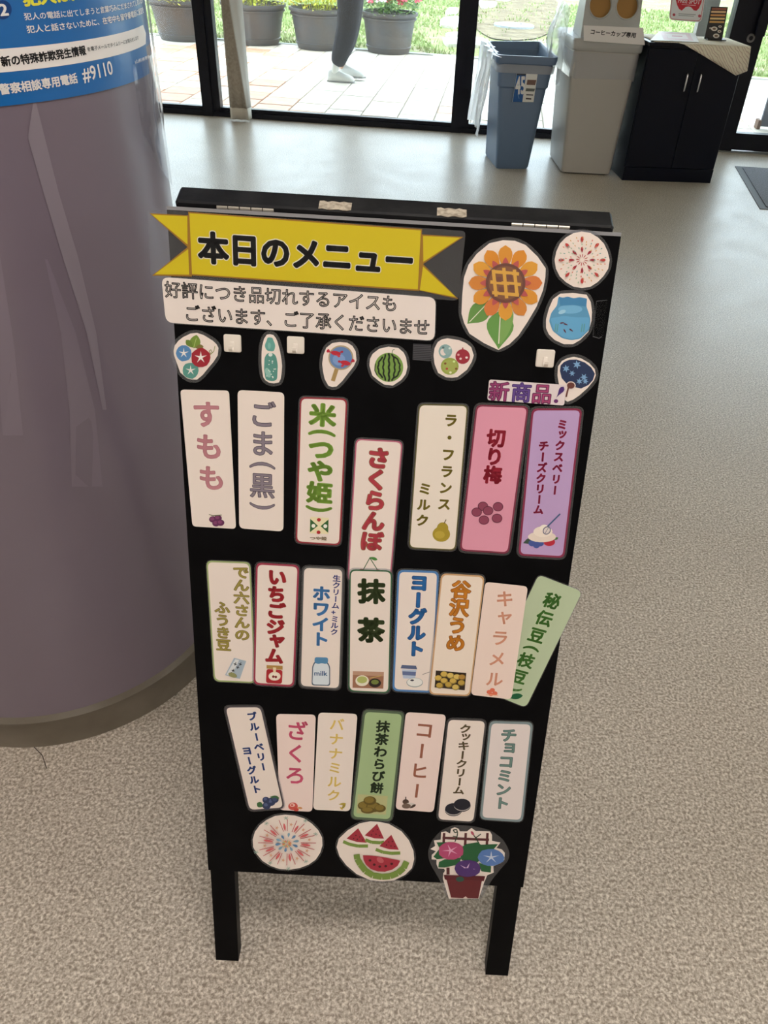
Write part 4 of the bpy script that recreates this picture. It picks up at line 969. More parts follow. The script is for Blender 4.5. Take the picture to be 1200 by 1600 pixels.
strip('white red-edged strip with bold green lettering and a green and red emblem, top row', [(469, 620), (543, 622.5), (532, 852), (462, 847.5)],
      [('米(つや姫)', (505, 631), (498, 803), 41, (122, 160, 62), dict(bold=.055))], border=(140, 34, 48), art=tsuya)
def cherry(a):
    a.line([(568, 889), (578, 871), (590, 890)], 1.3, (50, 90, 50)); a.petal(577, 870, 590, 874, 5, (70, 130, 60)); a.ell(565, 892, 5.5, 4, (170, 60, 80)); a.ell(590, 893, 5.5, 4, (170, 60, 80))
strip('white pink-edged strip with red lettering, hanging lowest in the top row above the tea strip', [(556, 685), (629.3, 689.3), (610, 912), (543, 907)],
      [('さくらんぼ', (592.5, 699), (579.5, 861), 36, (196, 72, 84), dict(bold=.045, out=(130, 96, 50), outw=.07))], border=(176, 92, 116), bw=2, art=cherry)
def pear(a):
    a.ell(689.5, 834, 13.8, 12, (160, 140, 44)); a.ell(691.5, 824.5, 9, 9, (160, 140, 44)); a.ell(687, 835, 8, 6, (178, 156, 60)); a.line([(694, 817), (697, 811)], 1.4, (96, 80, 40))
strip('cream olive-edged strip with two olive text columns and a pear', [(654.5, 631), (731.5, 632.5), (712, 860), (638.5, 856)],
      [('ラ・フランス', (705.5, 643), (693, 800), 21, (116, 104, 30), dict(bold=.045, hpx=20)), ('ミルク', (665, 751), (659, 825), 21, (116, 104, 30), dict(bold=.045, hpx=19))], col=(226, 216, 204), border=(92, 86, 40), bw=1.8, art=pear)
def ume(a):
    for x, y in ((754.5, 790.5), (744.7, 799.6), (762.5, 797.3), (778, 791), (756, 811.8), (776.4, 809)): a.ell(x, y, 8.2, 7.2, (84, 30, 52)); a.ell(x, y, 7.2, 6.2, (136, 64, 88))
strip('pink strip with dark red lettering and six round plums', [(744, 632), (826, 634.5), (795, 865), (718, 860)],
      [('切り梅', (776.5, 670), (768.5, 756), 29, (150, 28, 50), dict(bold=.05))], col=(214, 146, 168), border=(120, 36, 62), bw=2.6, fm=3.5, art=ume)
def berry(a):
    a.petal(817, 848, 834, 842, 9, (60, 80, 70)); 
    for x, y in ((831, 848), (838, 851), (844, 848)): a.ell(x, y, 5.5, 5, (66, 84, 150))
    a.ell(858, 846, 9, 6.5, (180, 40, 60)); a.petal(865, 843, 872, 839, 4, (70, 110, 60)); a.ell(846.5, 838, 22, 8.5, (222, 208, 196)); a.ell(848, 830, 15, 8.5, (230, 218, 206)); a.ell(850, 824, 7, 5, (236, 226, 214))
    a.line([(855, 822), (875, 802)], 2.2, (66, 90, 130)); a.ell(854, 828, 6, 7, (110, 110, 130), rot=40); a.ell(854, 828, 4.4, 5.4, (214, 204, 200), rot=40); a.line([(851, 833), (858, 821)], .8, (110, 110, 130))
strip('lavender strip with two red text columns and a cream and berry picture', [(831, 638), (909.5, 638), (881.5, 871.5), (809.5, 867.5)],
      [('ミックスベリー', (879.5, 654), (866, 774), 16, (140, 24, 64), dict(bold=.055)), ('チーズクリーム', (850, 688), (840.5, 804), 16, (140, 24, 64), dict(bold=.055))], col=(180, 152, 196), border=(128, 30, 66), bw=3, fm=3.5, art=berry)
# ---- row 2
def packet(a):
    a.poly([(366, 1027), (385, 1032), (375, 1060), (352, 1054)], (160, 176, 190)); a.poly([(368, 1029), (374, 1030.5), (362, 1056), (354, 1053)], (208, 212, 214))
    for x, y in ((368, 1036), (372, 1041), (365, 1046), (376, 1036), (361, 1051)): a.line([(x-2.5, y), (x+2, y+1.5)], 1.4, (34, 36, 44)); a.line([(x+1, y-2), (x-1, y+3)], 1.1, (34, 36, 44))
    a.ell(364, 1053.5, 7, 3.6, (140, 142, 96), rot=20)
strip('white green-edged strip with two olive text columns and a tilted packet', [(322.5, 875.5), (391.4, 878), (400, 1067), (334.5, 1064)],
      [('でん六さんの', (376.5, 884), (379, 1001), 25, (160, 146, 70), dict(bold=.02, out=(112, 94, 36), outw=.05)), ('ふうき豆', (347, 939), (350, 1017), 24, (160, 146, 70), dict(bold=.02, out=(112, 94, 36), outw=.05))], border=(150, 166, 110), bw=2.2, fm=1.5, layer=0, art=packet)
def jam(a):
    a.poly([(417, 1037.5), (442, 1039), (442, 1045), (417, 1043)], (168, 132, 70)); a.poly(rnd([(417, 1043.5), (442, 1045.5), (441, 1067), (416, 1065.5)], 4), (164, 36, 44)); a.ell(429.5, 1055, 9.5, 6.8, (226, 214, 200)); a.ell(429.5, 1055, 7, 4.8, (230, 222, 206)); a.ell(427.5, 1055.5, 2, 2, (120, 30, 30)); a.ell(431.5, 1056, 2, 2, (120, 30, 30)); a.poly([(427, 1041), (432, 1041.3), (431.5, 1049), (427.5, 1049)], (224, 206, 170))
strip('white dark-red-edged strip with red lettering and a jam jar', [(400.5, 878), (468, 882), (460, 1072), (396.5, 1068)],
      [('いちごジャム', (434, 888), (428.5, 1036), 29, (176, 42, 52), dict(bold=.045, out=(130, 60, 50), outw=.065))], border=(150, 48, 72), bw=2.8, layer=1, art=jam)
def milk(a):
    a.poly(rnd([(488, 1040), (492, 1032), (512, 1033), (516, 1041), (516, 1071), (487, 1070)], 4), (70, 90, 110)); a.poly(rnd([(489.5, 1041), (493, 1034), (511, 1035), (514.5, 1042), (514.5, 1069.5), (488.5, 1068.5)], 4), (206, 216, 224))
    a.poly(rnd([(492, 1026), (512.5, 1026.5), (513, 1034), (509, 1037), (503, 1035), (497, 1037), (491.5, 1034)], 3), (80, 132, 172)); a.word('milk', (491.5, 1051), (511.5, 1051.5), 7, (44, 84, 130), .02)
strip('white grey-edged strip with blue lettering and a milk bottle', [(473.3, 884.5), (537.3, 887.3), (531.6, 1077), (468, 1073)],
      [('ホワイト', (502.5, 915), (500.5, 1010), 28, (70, 130, 190), dict(bold=.05)), ('生クリーム+ミルク', (526.5, 898), (522, 992), 12.5, (30, 42, 116), dict(bold=.03))], border=(84, 84, 84), bw=2.2, layer=0, art=milk)
def bowls(a):
    a.poly([(551.5, 1047), (600, 1048.5), (599, 1074.5), (551, 1073)], (150, 106, 84)); a.poly([(551.5, 1047), (600, 1048.5), (599.7, 1055), (551.4, 1053)], (178, 142, 120))
    a.ell(566, 1062, 10.5, 8.5, (222, 218, 200)); a.ell(566, 1060.5, 8, 5.5, (170, 178, 104)); a.ell(586, 1065.5, 9.5, 7, (38, 28, 26)); a.ell(586, 1064, 6, 3.8, (110, 124, 60)); a.line([(578, 1058), (596, 1054)], 1.2, (190, 160, 90))
strip('white green-edged strip with large dark green lettering and a photo of two bowls', [(546.5, 888.5), (612.8, 890.5), (608.5, 1082), (544.5, 1079)],
      [('抹', (580.8, 903), (580.3, 944), 42, (48, 62, 30), dict(bold=.055, hpx=38)), ('茶', (580, 964), (579.7, 1004), 42, (48, 62, 30), dict(bold=.055, hpx=38))], border=(44, 92, 60), bw=2, layer=1, art=bowls)
def yog(a):
    a.poly([(628, 1038), (650, 1039.5), (652, 1045), (626, 1043.5)], (84, 96, 130)); a.poly([(628, 1045), (650.5, 1046), (648.5, 1060), (630, 1059)], (176, 190, 212)); a.poly([(628.5, 1048), (650, 1049), (649.5, 1055), (629, 1054)], (96, 110, 150))
    a.ell(648, 1065.5, 13, 7.5, (150, 160, 160)); a.ell(648, 1065, 12, 6.5, (222, 222, 218)); a.ell(644, 1062, 3, 1.5, (60, 60, 70)); a.line([(660, 1053), (671, 1049)], 1, (150, 140, 140))
strip('white blue-edged strip with bold blue lettering and a cup picture', [(621.5, 890), (686, 892), (677, 1082), (613, 1079)],
      [('ヨーグルト', (655.5, 897), (649, 1026), 28, (44, 112, 180), dict(bold=.045, out=(20, 50, 110), outw=.075))], border=(70, 120, 176), bw=3, layer=0, art=yog)
def yellowplums(a):
    a.poly([(681, 1046), (728.5, 1050), (726, 1077), (679, 1072.5)], (44, 32, 24)); R = random.Random(2)
    for x, y in ((685, 1058), (694, 1052), (694, 1062), (704, 1054), (701, 1068), (714, 1056), (712, 1072), (721, 1065), (708, 1062), (687, 1069), (722, 1056)): c = R.choice([(196, 166, 80), (180, 150, 66), (206, 180, 96), (170, 130, 60)]); a.ell(x, y, 5.8, 4.6, dk(c, .7)); a.ell(x-.6, y-.6, 4.8, 3.7, c)
strip('cream orange-edged strip with orange lettering and a photo of yellow plums', [(689.3, 894.7), (757.3, 898.7), (734.7, 1086.7), (670, 1083.5)],
      [('谷沢うめ', (721.5, 906), (710.5, 1017), 31, (210, 134, 40), dict(bold=.035, out=(130, 66, 24), outw=.06))], col=(228, 214, 200), border=(196, 156, 112), bw=2.2, layer=1, art=yellowplums)
def caramel(a):
    for x, y, r_ in ((764, 1079, 4), (769, 1076, 4), (773, 1081, 4), (767, 1082.5, 3.5)): a.ell(x, y, r_, r_*.8, (214, 110, 84))
    a.line([(759, 1083), (778, 1084)], 1, (230, 170, 130))
strip('pinkish white strip with thin peach lettering overlapping the green strip', [(758, 907.5), (824.5, 914.7), (798.7, 1090.7), (735.5, 1083.5)],
      [('キャラメル', (790.5, 917), (770.5, 1075), 28, (214, 152, 126), dict(bold=.024, hpx=25))], col=(228, 208, 198), fm=1, layer=2, rd=7, art=caramel, filmq=False)
def bean(a):
    a.petal(792, 1089, 817, 1086, 9, (20, 90, 56)); a.ell(806, 1078, 2, 1.4, (90, 130, 80))
strip('pale green tilted strip sticking out past the right edge of the board', [(841.5, 897.5), (909.5, 924), (821.5, 1105), (755, 1078)],
      [('秘伝豆(枝豆)', (868, 925), (800, 1082), 26, (64, 116, 44), dict(bold=.04))], col=(176, 192, 160), fm=1.6, layer=0, art=bean)
# ---- row 3
def blueb(a):
    a.petal(412, 1259, 402, 1253, 9, (60, 100, 60)); 
    for x, y, r_ in ((417, 1257, 6.5), (424, 1251, 7), (416, 1248, 5.5), (430, 1247, 6)): a.ell(x, y, r_, r_*.92, (44, 54, 88)); a.ell(x-1, y-1.5, r_*.5, r_*.4, (78, 90, 128))
    a.petal(422, 1243, 437, 1245, 6, (60, 100, 60)); a.ell(430, 1247, 3.4, 3, (60, 72, 108))
strip('white dark-edged tilted strip with two navy text columns and blueberries', [(350.5, 1102), (409, 1101.5), (445.5, 1262), (389, 1266)],
      [('ブルーベリー', (392.5, 1110), (413.5, 1204), 15.5, (40, 68, 132), dict(bold=.05)), ('ヨーグルト', (384.5, 1164), (403, 1239), 15.5, (40, 68, 132), dict(bold=.05))], border=(66, 60, 66), bw=2.2, fm=1.8, layer=1, art=blueb)
def pome(a):
    a.ell(458, 1259, 7.5, 6, (196, 84, 74)); a.ell(457, 1257, 4, 2.8, (228, 190, 180)); a.ell(456.5, 1257, 2.2, 1.5, (200, 90, 84)); a.petal(464, 1261, 473, 1262, 3.5, (196, 140, 90)); a.ell(463, 1264, 4, 2.6, (190, 70, 60))
strip('pinkish white strip with pink lettering tucked under the tilted blueberry strip', [(431.5, 1115), (493.5, 1116.2), (488.2, 1267.8), (437, 1265)],
      [('ざくろ', (464.5, 1124), (461, 1228), 34, (206, 84, 118), dict(bold=.024, hpx=30))], col=(228, 208, 202), fm=1, layer=0, rd=7, art=pome, filmq=False)
def banana(a):
    a.petal(529, 1256, 541, 1255, 3.5, (170, 150, 60)); a.petal(533, 1264, 540, 1256, 3.5, (150, 140, 50)); a.petal(531, 1260, 536, 1264, 3, (190, 160, 60)); a.petal(538, 1262, 536, 1256, 3, (150, 130, 50))
strip('white strip with thin yellow lettering between the pink-lettered strip and the green one', [(497.5, 1113), (558.6, 1115), (547.2, 1267), (489.3, 1264.3)],
      [('バナナミルク', (527, 1120), (521, 1253), 23, (222, 194, 104), dict(bold=.022, hpx=19))], fm=1, layer=0, rd=7, art=banana, filmq=False)
def mochi(a):
    a.poly([(559, 1240), (606, 1243), (603, 1272), (557, 1270)], (176, 176, 128))
    for x, y, rx, ry in ((569, 1258, 10, 7), (584, 1260, 12, 8), (578, 1250, 10, 7), (594, 1262, 9, 6), (575, 1265, 11, 5)): a.ell(x, y, rx, ry, (92, 78, 30)); a.ell(x-1, y-1.2, rx*.75, ry*.7, (124, 106, 46))
strip('green strip with black lettering and a photo of brown rice cakes', [(568, 1108), (632, 1112), (612.5, 1283), (548, 1278.5)],
      [('抹茶わらび餅', (599.5, 1125), (588, 1240), 21, (26, 44, 22), dict(bold=.04, hpx=18))], col=(156, 180, 134), border=(74, 92, 70), bw=3.4, fm=1.8, layer=0, art=mochi)
def coffee(a):
    a.ell(634, 1252, 5, 4, (80, 60, 50)); a.line([(634, 1244), (634, 1250)], 1.6, (60, 50, 46)); a.ell(641, 1257, 8, 3.6, (206, 196, 190)); a.ell(635, 1258.5, 7, 4, (110, 90, 80)); a.petal(640, 1262, 650, 1256, 4, (70, 54, 46))
strip('pinkish white strip with thin brown lettering and a tiny coffee picture', [(634.3, 1112.2), (697, 1116.2), (677.5, 1268.5), (618, 1264)],
      [('コーヒー', (665, 1124), (649.5, 1250), 30, (160, 100, 80), dict(bold=.024, hpx=26))], col=(228, 208, 202), fm=1, layer=0, rd=7, art=coffee, filmq=False)
def cookies(a):
    for x, y in ((708.5, 1263.5), (722, 1256.5)): a.ell(x, y+1.5, 13.5, 9.5, (24, 22, 30)); a.ell(x, y+.6, 13, 9, (190, 186, 184)); a.ell(x, y-.6, 13.2, 9, (24, 26, 38))
strip('white dark-edged strip with brown lettering and two black sandwich cookies', [(699.3, 1122), (760, 1124.5), (741, 1285), (682.5, 1281)],
      [('クッキークリーム', (728, 1131), (716, 1241), 18.5, (92, 78, 50), dict(bold=.04))], border=(60, 56, 58), bw=1.8, fm=1.6, layer=0, art=cookies)
strip('white strip with a grey-blue edge and teal lettering, rightmost of the bottom row', [(765, 1126), (833, 1128), (816.5, 1284), (749.5, 1279.5)],
      [('チョコミント', (796, 1137), (783, 1265), 25, (108, 138, 132), dict(bold=.02, out=(56, 84, 84), outw=.05))], col=(218, 208, 206), border=(120, 136, 140), bw=3.4, fm=1.8, layer=0)

# ---- heading banner, overhanging the board's left edge
h = .0003
t = thing('heading_banner', 'yellow ribbon banner with bold black lettering at the top of the board', 'banner', BP.w(BP.to((470, 395)), h), rot=ROT)
prism(BP, rnd([(231, 326), (728, 361), (716, 470), (236, 433)], 8), h, h+.0003, film, 'laminate', t)
Yl, YO = (196, 178, 24), (146, 106, 36)
prism(BP, [(234, 333), (297, 336.5), (300, 432), (238, 430.5), (293.5, 386)], h+.0003, h+.0007, ink(YO), 'ribbon_tail', t)
prism(BP, [(655, 366), (724, 370), (661, 412.5), (716, 467), (652, 453)], h+.0003, h+.0007, ink(YO), 'ribbon_tail', t)
prism(BP, [(294.5, 331), (659.5, 358), (654.5, 454.5), (298.5, 430)], h+.0003, h+.0009, ink(YO), 'ribbon', t)
a = Art(BP, h+.00072)
a.poly([(238, 335.3), (293, 338), (293.5, 382)], Yl); a.poly([(242, 428.5), (296, 429), (294.5, 389)], Yl)
a.poly([(661, 368.5), (719, 371.5), (661.5, 409)], Yl); a.poly([(661, 416), (712, 464), (656, 453)], Yl)
a.h = h+.00092
a.poly([(296.5, 333.2), (657.5, 360), (652.8, 452), (300.5, 428)], Yl)
a.hrun('本日のメニュー', (309.5, 387), (648, 409), 50, (18, 18, 20), .045, out=(220, 216, 200), outw=.075)
a.build('lettering', t)
# ---- sold-out notice
t, a = sticker('notice_card', 'notice', 'wide white card with two lines of outlined black lettering under the yellow banner', [(253, 432.5), (681, 464.5), (679, 532), (260, 503.5)], 1, 1.5, col=(222, 212, 206), rd=12)
for s_, p0, p1 in (('好評につき品切れするアイスも', (258, 452), (622, 475)), ('ございます、ご了承くださいませ', (288, 489), (672, 512))):
    a.hrun(s_, p0, p1, 27, (214, 206, 202), 0, inner=(20, 18, 20), innerw=-.028)
a.build('lettering', t)
# ---- new product tag
t, a = sticker('tag_card', 'tag', 'small white tag with purple lettering over the right end of the top row', [(764, 592), (883.5, 600.5), (881, 632.5), (761, 624)], 2, 1, col=(216, 204, 206), rd=4, filmq=False)
for k, (ch, c, ic) in enumerate((('新', (104, 36, 84), (150, 60, 110)), ('商', (72, 44, 110), (96, 70, 140)), ('品', (104, 36, 84), (160, 66, 110)))):
    x, y = ((779.5, 611), (814, 612.8), (846, 614.8))[k]; a.hrun(ch, (x-16, y-.8), (x+16, y+.8), 31, c, .045, inner=ic, innerw=.0)
a.petal(868, 621, 880, 603, 8, (72, 44, 110), .75); a.ell(868, 625.5, 3.4, 3, (96, 40, 100))
a.build('lettering', t)

# ---- picture stickers
Z5 = lambda L: [(640+x/3.5294, 320+y/3.5294) for x, y in L]
def z5(x, y): return (640+x/3.5294, 320+y/3.5294)
t, a = sticker('picture_sticker', 'sticker', 'large sticker of an orange sunflower with two green leaves, top right of the board', Z5([(515, 195), (580, 198), (640, 222), (705, 285), (750, 350), (748, 400), (735, 470), (700, 560), (650, 645), (600, 720), (550, 768), (490, 800), (410, 762), (330, 710), (300, 650), (286, 600), (290, 500), (300, 400), (325, 330), (370, 270), (440, 212)]), 0, 5)
cx, cy = z5(528, 430)
def pz(x0, y0, x1, y1, w_, c, tip=.6, pw=.75): p, q = z5(x0, y0), z5(x1, y1); a.petal(p[0], p[1], q[0], q[1], w_/3.53, c, tip, pw)
pz(455, 525, 318, 655, 110, (98, 140, 72), .5, 1.15); pz(505, 580, 490, 795, 150, (98, 146, 74), .4, 1.15); 
a.line([z5(440, 530), z5(330, 645)], 1.3, (214, 214, 196)); a.line([z5(500, 600), z5(491, 765)], 1.8, (214, 214, 196)); pz(560, 570, 500, 770, 60, (120, 160, 88), .4)
for k in range(12):
    an = math.radians(-90+30*k); x1, y1 = 528+math.cos(an)*204, 430+math.sin(an)*208; c = [(206, 140, 52), (198, 126, 56), (210, 150, 56), (202, 118, 62)][k % 4]
    if k in (1, 11): c = (206, 134, 44)
    pz(528+math.cos(an)*60, 430+math.sin(an)*60, x1, y1, 78, c, .66, .62)
for k in range(12):
    an = math.radians(-90+30*k); pz(528+math.cos(an)*80, 430+math.sin(an)*80, 528+math.cos(an)*142, 430+math.sin(an)*142, 34, (178, 84, 84), .4)
a.ell(cx, cy, 31, 31, (104, 66, 58), n=32); a.ell(cx, cy, 26.5, 26.5, (124, 84, 62), n=32)
for d in (-58, 0, 58):
    L_ = 84 if d == 0 else 74
    p, q = z5(528+d-10, 430-L_), z5(528+d+6, 430+L_); a.line([p, q], 5.2, (206, 158, 72)); p, q = z5(528-L_, 430+d-6), z5(528+L_, 430+d+8); a.line([p, q], 5.2, (206, 158, 72))
for x, y in ((492, 410), (548, 396), (505, 466), (562, 452)): p = z5(x, y); a.poly([(p[0]-4, p[1]-4), (p[0]+4, p[1]-3.6), (p[0]+4, p[1]+4), (p[0]-4, p[1]+3.8)], (112, 74, 62))
a.build('picture', t)
def blob(cx, cy, rx, ry, n, seed, j=.03, rot=0):
    R = random.Random(seed); o = []
    for i in range(n):
        t_ = 2*math.pi*i/n; k = 1+R.uniform(-j, j); x, y = rx*k*math.cos(t_), ry*k*math.sin(t_); r = math.radians(rot); o.append((cx+x*math.cos(r)-y*math.sin(r), cy+x*math.sin(r)+y*math.cos(r)))
    return o
t, a = sticker('picture_sticker', 'sticker', 'round firework sticker with red petals at the top right corner of the board', blob(909, 406, 42.5, 43.5, 20, 2, .02), 0, 4.5)
for ring_, n_, L0, L1, w_, cs in ((0, 12, 3, 10, 1.4, [(170, 60, 60)]), (1, 8, 11, 21, 4, [(150, 40, 56)]), (2, 8, 27, 37, 4.6, [(176, 56, 54)])):
    for k in range(n_):
        an = math.radians(-90+360*k/n_+(0 if ring_ != 0 else 8)); a.petal(909+math.cos(an)*L0, 406+math.sin(an)*L0, 909+math.cos(an)*L1, 406+math.sin(an)*L1, w_, cs[0], .6)
R = random.Random(6)
for k in range(76):
    an = 2*math.pi*k/76*3.02; rr_ = (17, 23, 28, 33)[k % 4]+R.uniform(-1, 1); c = R.choice([(110, 160, 150), (206, 160, 96), (206, 120, 100), (150, 180, 150)])
    a.petal(909+math.cos(an)*rr_, 406+math.sin(an)*rr_, 909+math.cos(an)*(rr_+3.6), 406+math.sin(an)*(rr_+3.6), 1.7, c)
a.build('picture', t)
t, a = sticker('picture_sticker', 'sticker', 'sticker of a blue goldfish bowl below the red firework sticker', Z5([(830, 490), (900, 486), (975, 495), (998, 535), (1005, 590), (1002, 640), (985, 700), (940, 745), (900, 768), (850, 768), (800, 745), (768, 715), (752, 680), (752, 630), (768, 570), (790, 520)]), 0, 5)
bwl = Z5([(820, 505), (845, 512), (870, 505), (905, 515), (935, 508), (978, 516), (974, 560), (985, 590), (997, 630), (990, 690), (940, 738), (890, 746), (840, 735), (788, 695), (768, 640), (780, 595), (812, 555)])
a.poly(rnd(bwl, 3, 2), (86, 146, 184)); a.poly(rnd(Z5([(775, 625), (850, 612), (920, 620), (990, 620), (988, 680), (940, 732), (890, 740), (845, 730), (795, 690)]), 3, 2), (96, 160, 200)); p = z5(885, 575); a.ell(p[0], p[1], 19, 7, (110, 170, 206)); p = z5(840, 590); a.ell(p[0], p[1], 6, 3, (150, 194, 216), rot=-20)
a.poly(Z5([(822, 506), (845, 513), (870, 506), (905, 516), (935, 509), (977, 517), (970, 560), (900, 552), (830, 556)]), (66, 128, 172))
for x, y, r in ((860, 658, 20), (855, 695, 60), (890, 690, 35), (840, 650, -10)): p = z5(x, y); a.petal(p[0]-4*math.cos(math.radians(r)), p[1]-4*math.sin(math.radians(r)), p[0]+4*math.cos(math.radians(r)), p[1]+4*math.sin(math.radians(r)), 2.4, (90, 50, 66), .4)
for x in (800, 812, 945, 958): p, q = z5(x, 700), z5(x+6, 655); a.line([p, q], 1.2, (90, 150, 140))
a.build('picture', t)
t, a = sticker('picture_sticker', 'sticker', 'sticker of a dark blue round fan with pale maple leaves, partly under the purple-lettered tag', Z5([(870, 845), (905, 838), (945, 846), (990, 872), (1020, 905), (1026, 940), (1015, 968), (980, 1010), (935, 1050), (900, 1074), (870, 1085), (850, 1072), (835, 1030), (822, 985), (815, 940), (818, 890), (840, 860)]), 0, 5)
a.poly(Z5([(850, 866), (880, 853), (920, 852), (965, 868), (1000, 895), (1021, 930), (1010, 965), (985, 993), (945, 1012), (905, 1004), (865, 985), (838, 955), (828, 915), (832, 885)]), (36, 50, 84))
for x, y, r_ in ((862, 902, 22), (922, 880, 24), (895, 928, 18), (960, 950, 22), (935, 972, 18), (968, 972, 18)): p = z5(x, y); a.star(p[0], p[1], r_/3.53, r_/8, 6, (120, 160, 200), rot=x % 60)
p = z5(888, 995); a.ell(p[0], p[1], 7.6, 6.4, (214, 202, 196)); a.ell(p[0], p[1], 6, 5, (100, 56, 50)); a.line([z5(876, 1000), z5(862, 1058)], 2.6, (100, 56, 50)); a.build('picture', t)
ZB_ = lambda L: [(490+x/4.4444, 510+y/4.4444) for x, y in L]
def zb_(x, y): return (490+x/4.4444, 510+y/4.4444)
t, a = sticker('picture_sticker', 'sticker', 'sticker of three patterned water balloons, blue, red and green, in the small row', ZB_([(890, 90), (930, 82), (1010, 95), (1060, 116), (1095, 145), (1112, 200), (1098, 245), (1065, 300), (1000, 350), (960, 356), (920, 352), (865, 322), (840, 260), (833, 200), (840, 150), (862, 108)]), 0, 5)
p = zb_(915, 172); a.ell(p[0], p[1], 10.6, 11, (132, 164, 164)); a.ell(p[0]-3, p[1]+1, 5, 5.6, (222, 212, 206)); a.ell(p[0]+3, p[1]-2, 6, 7, (140, 170, 170))
p = zb_(1035, 208); a.ell(p[0], p[1], 11.4, 11.6, (150, 44, 58)); a.line([(p[0], p[1]-11), (p[0], p[1]-14)], 2, (150, 44, 58))
p = zb_(945, 275); a.ell(p[0], p[1], 14, 13.4, (146, 160, 76)); a.ell(p[0], p[1], 11, 10, (156, 166, 88))
for x, y, c in ((914, 256, (120, 80, 40)), (925, 292, (170, 70, 60)), (950, 318, (220, 220, 190)), (975, 242, (200, 220, 150)), (990, 292, (120, 80, 40)), (1005, 195, (214, 160, 160)), (1062, 214, (226, 214, 210)), (1020, 222, (226, 200, 200)), (945, 150, (200, 214, 210)), (900, 145, (80, 110, 110))): p = zb_(x, y); a.ell(p[0], p[1], 2, 1.8, c, n=10)
a.build('picture', t)
t, a = sticker('picture_sticker', 'sticker', 'sticker of a whole striped green watermelon in the small row', ZB_([(520, 140), (590, 150), (625, 180), (642, 215), (652, 280), (640, 330), (610, 370), (550, 410), (490, 402), (450, 375), (408, 340), (388, 270), (392, 225), (410, 190), (455, 155)]), 0, 4.5)
p = zb_(523, 283); a.ell(p[0], p[1], 22.5, 22.8, (116, 150, 72), n=28)
for dx, w_ in ((-17, 2.6), (-9, 2.6), (0, 3), (9, 2.6), (17, 2.4)):
    pts = []
    for k in range(9):
        tt = -1+k/4; yy = p[1]+22*tt*math.sqrt(1-(dx/26)**2); xx = p[0]+dx*math.sqrt(max(.05, 1-tt*tt*.72))+(.9 if k % 2 else -.6); pts.append((xx, yy))
    a.line(pts, w_, (24, 30, 24))
a.line([(p[0]-21, p[1]-6), (p[0]-22, p[1]+5), (p[0]-18, p[1]+13)], 1.4, (24, 30, 24)); a.line([(p[0]+5, p[1]-22), (p[0]+6, p[1]-27), (p[0]+9, p[1]-28)], 1, (90, 120, 80)); a.build('picture', t)
t, a = sticker('picture_sticker', 'sticker', 'sticker of a round goldfish scoop with red fish in the small row', ZB_([(130, 115), (180, 108), (235, 113), (270, 135), (292, 172), (298, 235), (280, 275), (240, 325), (200, 378), (160, 416), (130, 420), (103, 410), (78, 365), (66, 310), (60, 260), (68, 200), (88, 148)]), 0, 5)
p = zb_(190, 216); q = zb_(163, 288); r_ = zb_(134, 378); a.line([q, r_], 6.4, (160, 132, 84)); a.ell(p[0], p[1], 19.6, 19.4, (168, 152, 120), n=28); a.ell(p[0], p[1], 17.4, 17.2, (96, 128, 176), n=28); a.ell(p[0]-3, p[1]+3, 10, 9, (120, 150, 196))
for x, y, s_ in ((155, 185, 1), (222, 252, -1)):
    p = zb_(x, y); a.ell(p[0], p[1], 8, 3.6, (178, 40, 58), rot=12); a.petal(p[0]-s_*6, p[1], p[0]-s_*14, p[1]-5, 6, (178, 40, 58), .8); a.petal(p[0], p[1]+1, p[0]+s_*7, p[1]+6, 4, (190, 60, 70), .7); a.petal(p[0]+s_*5, p[1]-1, p[0]+s_*12, p[1]-3, 4, (170, 40, 58), .7)
a.build('picture', t)
ZA = lambda L: [(260+x/5, 510+y/5) for x, y in L]
def za_(x, y): return (260+x/5, 510+y/5)
t, a = sticker('picture_sticker', 'sticker', 'tall narrow sticker of a green glass marble-soda bottle between two white hooks', ZA([(785, 64), (810, 60), (836, 66), (856, 90), (868, 118), (880, 160), (890, 200), (900, 260), (905, 310), (900, 370), (893, 412), (880, 436), (840, 444), (803, 438), (775, 420), (758, 395), (748, 340), (744, 280), (745, 200), (750, 150), (764, 95)]), 0, 5)
gl = (96, 156, 146)
a.poly(rnd(ZA([(790, 84), (830, 86), (836, 105), (852, 140), (850, 170), (838, 195), (790, 190), (772, 165), (770, 140), (786, 108)]), 3), gl); a.poly(rnd(ZA([(792, 205), (838, 207), (860, 235), (872, 300), (866, 415), (830, 428), (776, 415), (764, 330), (768, 240)]), 4), (84, 142, 132))
p = za_(814, 219); a.ell(p[0], p[1], 3.2, 3, (210, 220, 214)); a.ell(*za_(805, 150), 2.4, 5, (120, 176, 166)); a.ell(*za_(795, 360), 4, 8, (140, 186, 176), rot=-20)
R = random.Random(3)
for k in range(16): p = za_(R.uniform(785, 855), R.uniform(260, 410)); a.ell(p[0], p[1], .9, .9, (220, 226, 220), n=8)
a.build('picture', t)
t, a = sticker('picture_sticker', 'sticker', 'sticker of blue, red and teal morning glories at the left of the small row', ZA([(190, 55), (240, 50), (290, 66), (330, 90), (365, 112), (392, 138), (408, 168), (402, 225), (370, 275), (330, 322), (285, 378), (240, 415), (200, 414), (162, 404), (110, 358), (85, 290), (62, 225), (58, 190), (66, 150), (95, 112), (130, 84)]), 0, 5)
a.petal(*za_(215, 170), *za_(238, 65), 17, (112, 140, 58), .45); a.petal(*za_(210, 165), *za_(155, 105), 9, (100, 124, 50)); a.petal(*za_(225, 165), *za_(292, 155), 8, (120, 110, 60)); a.line([za_(215, 165), za_(236, 90)], .9, (170, 186, 110))
a.line([za_(340, 222), za_(360, 205), za_(350, 180), za_(336, 190), za_(348, 212), za_(372, 195), za_(382, 152)], 1.1, (140, 146, 90))
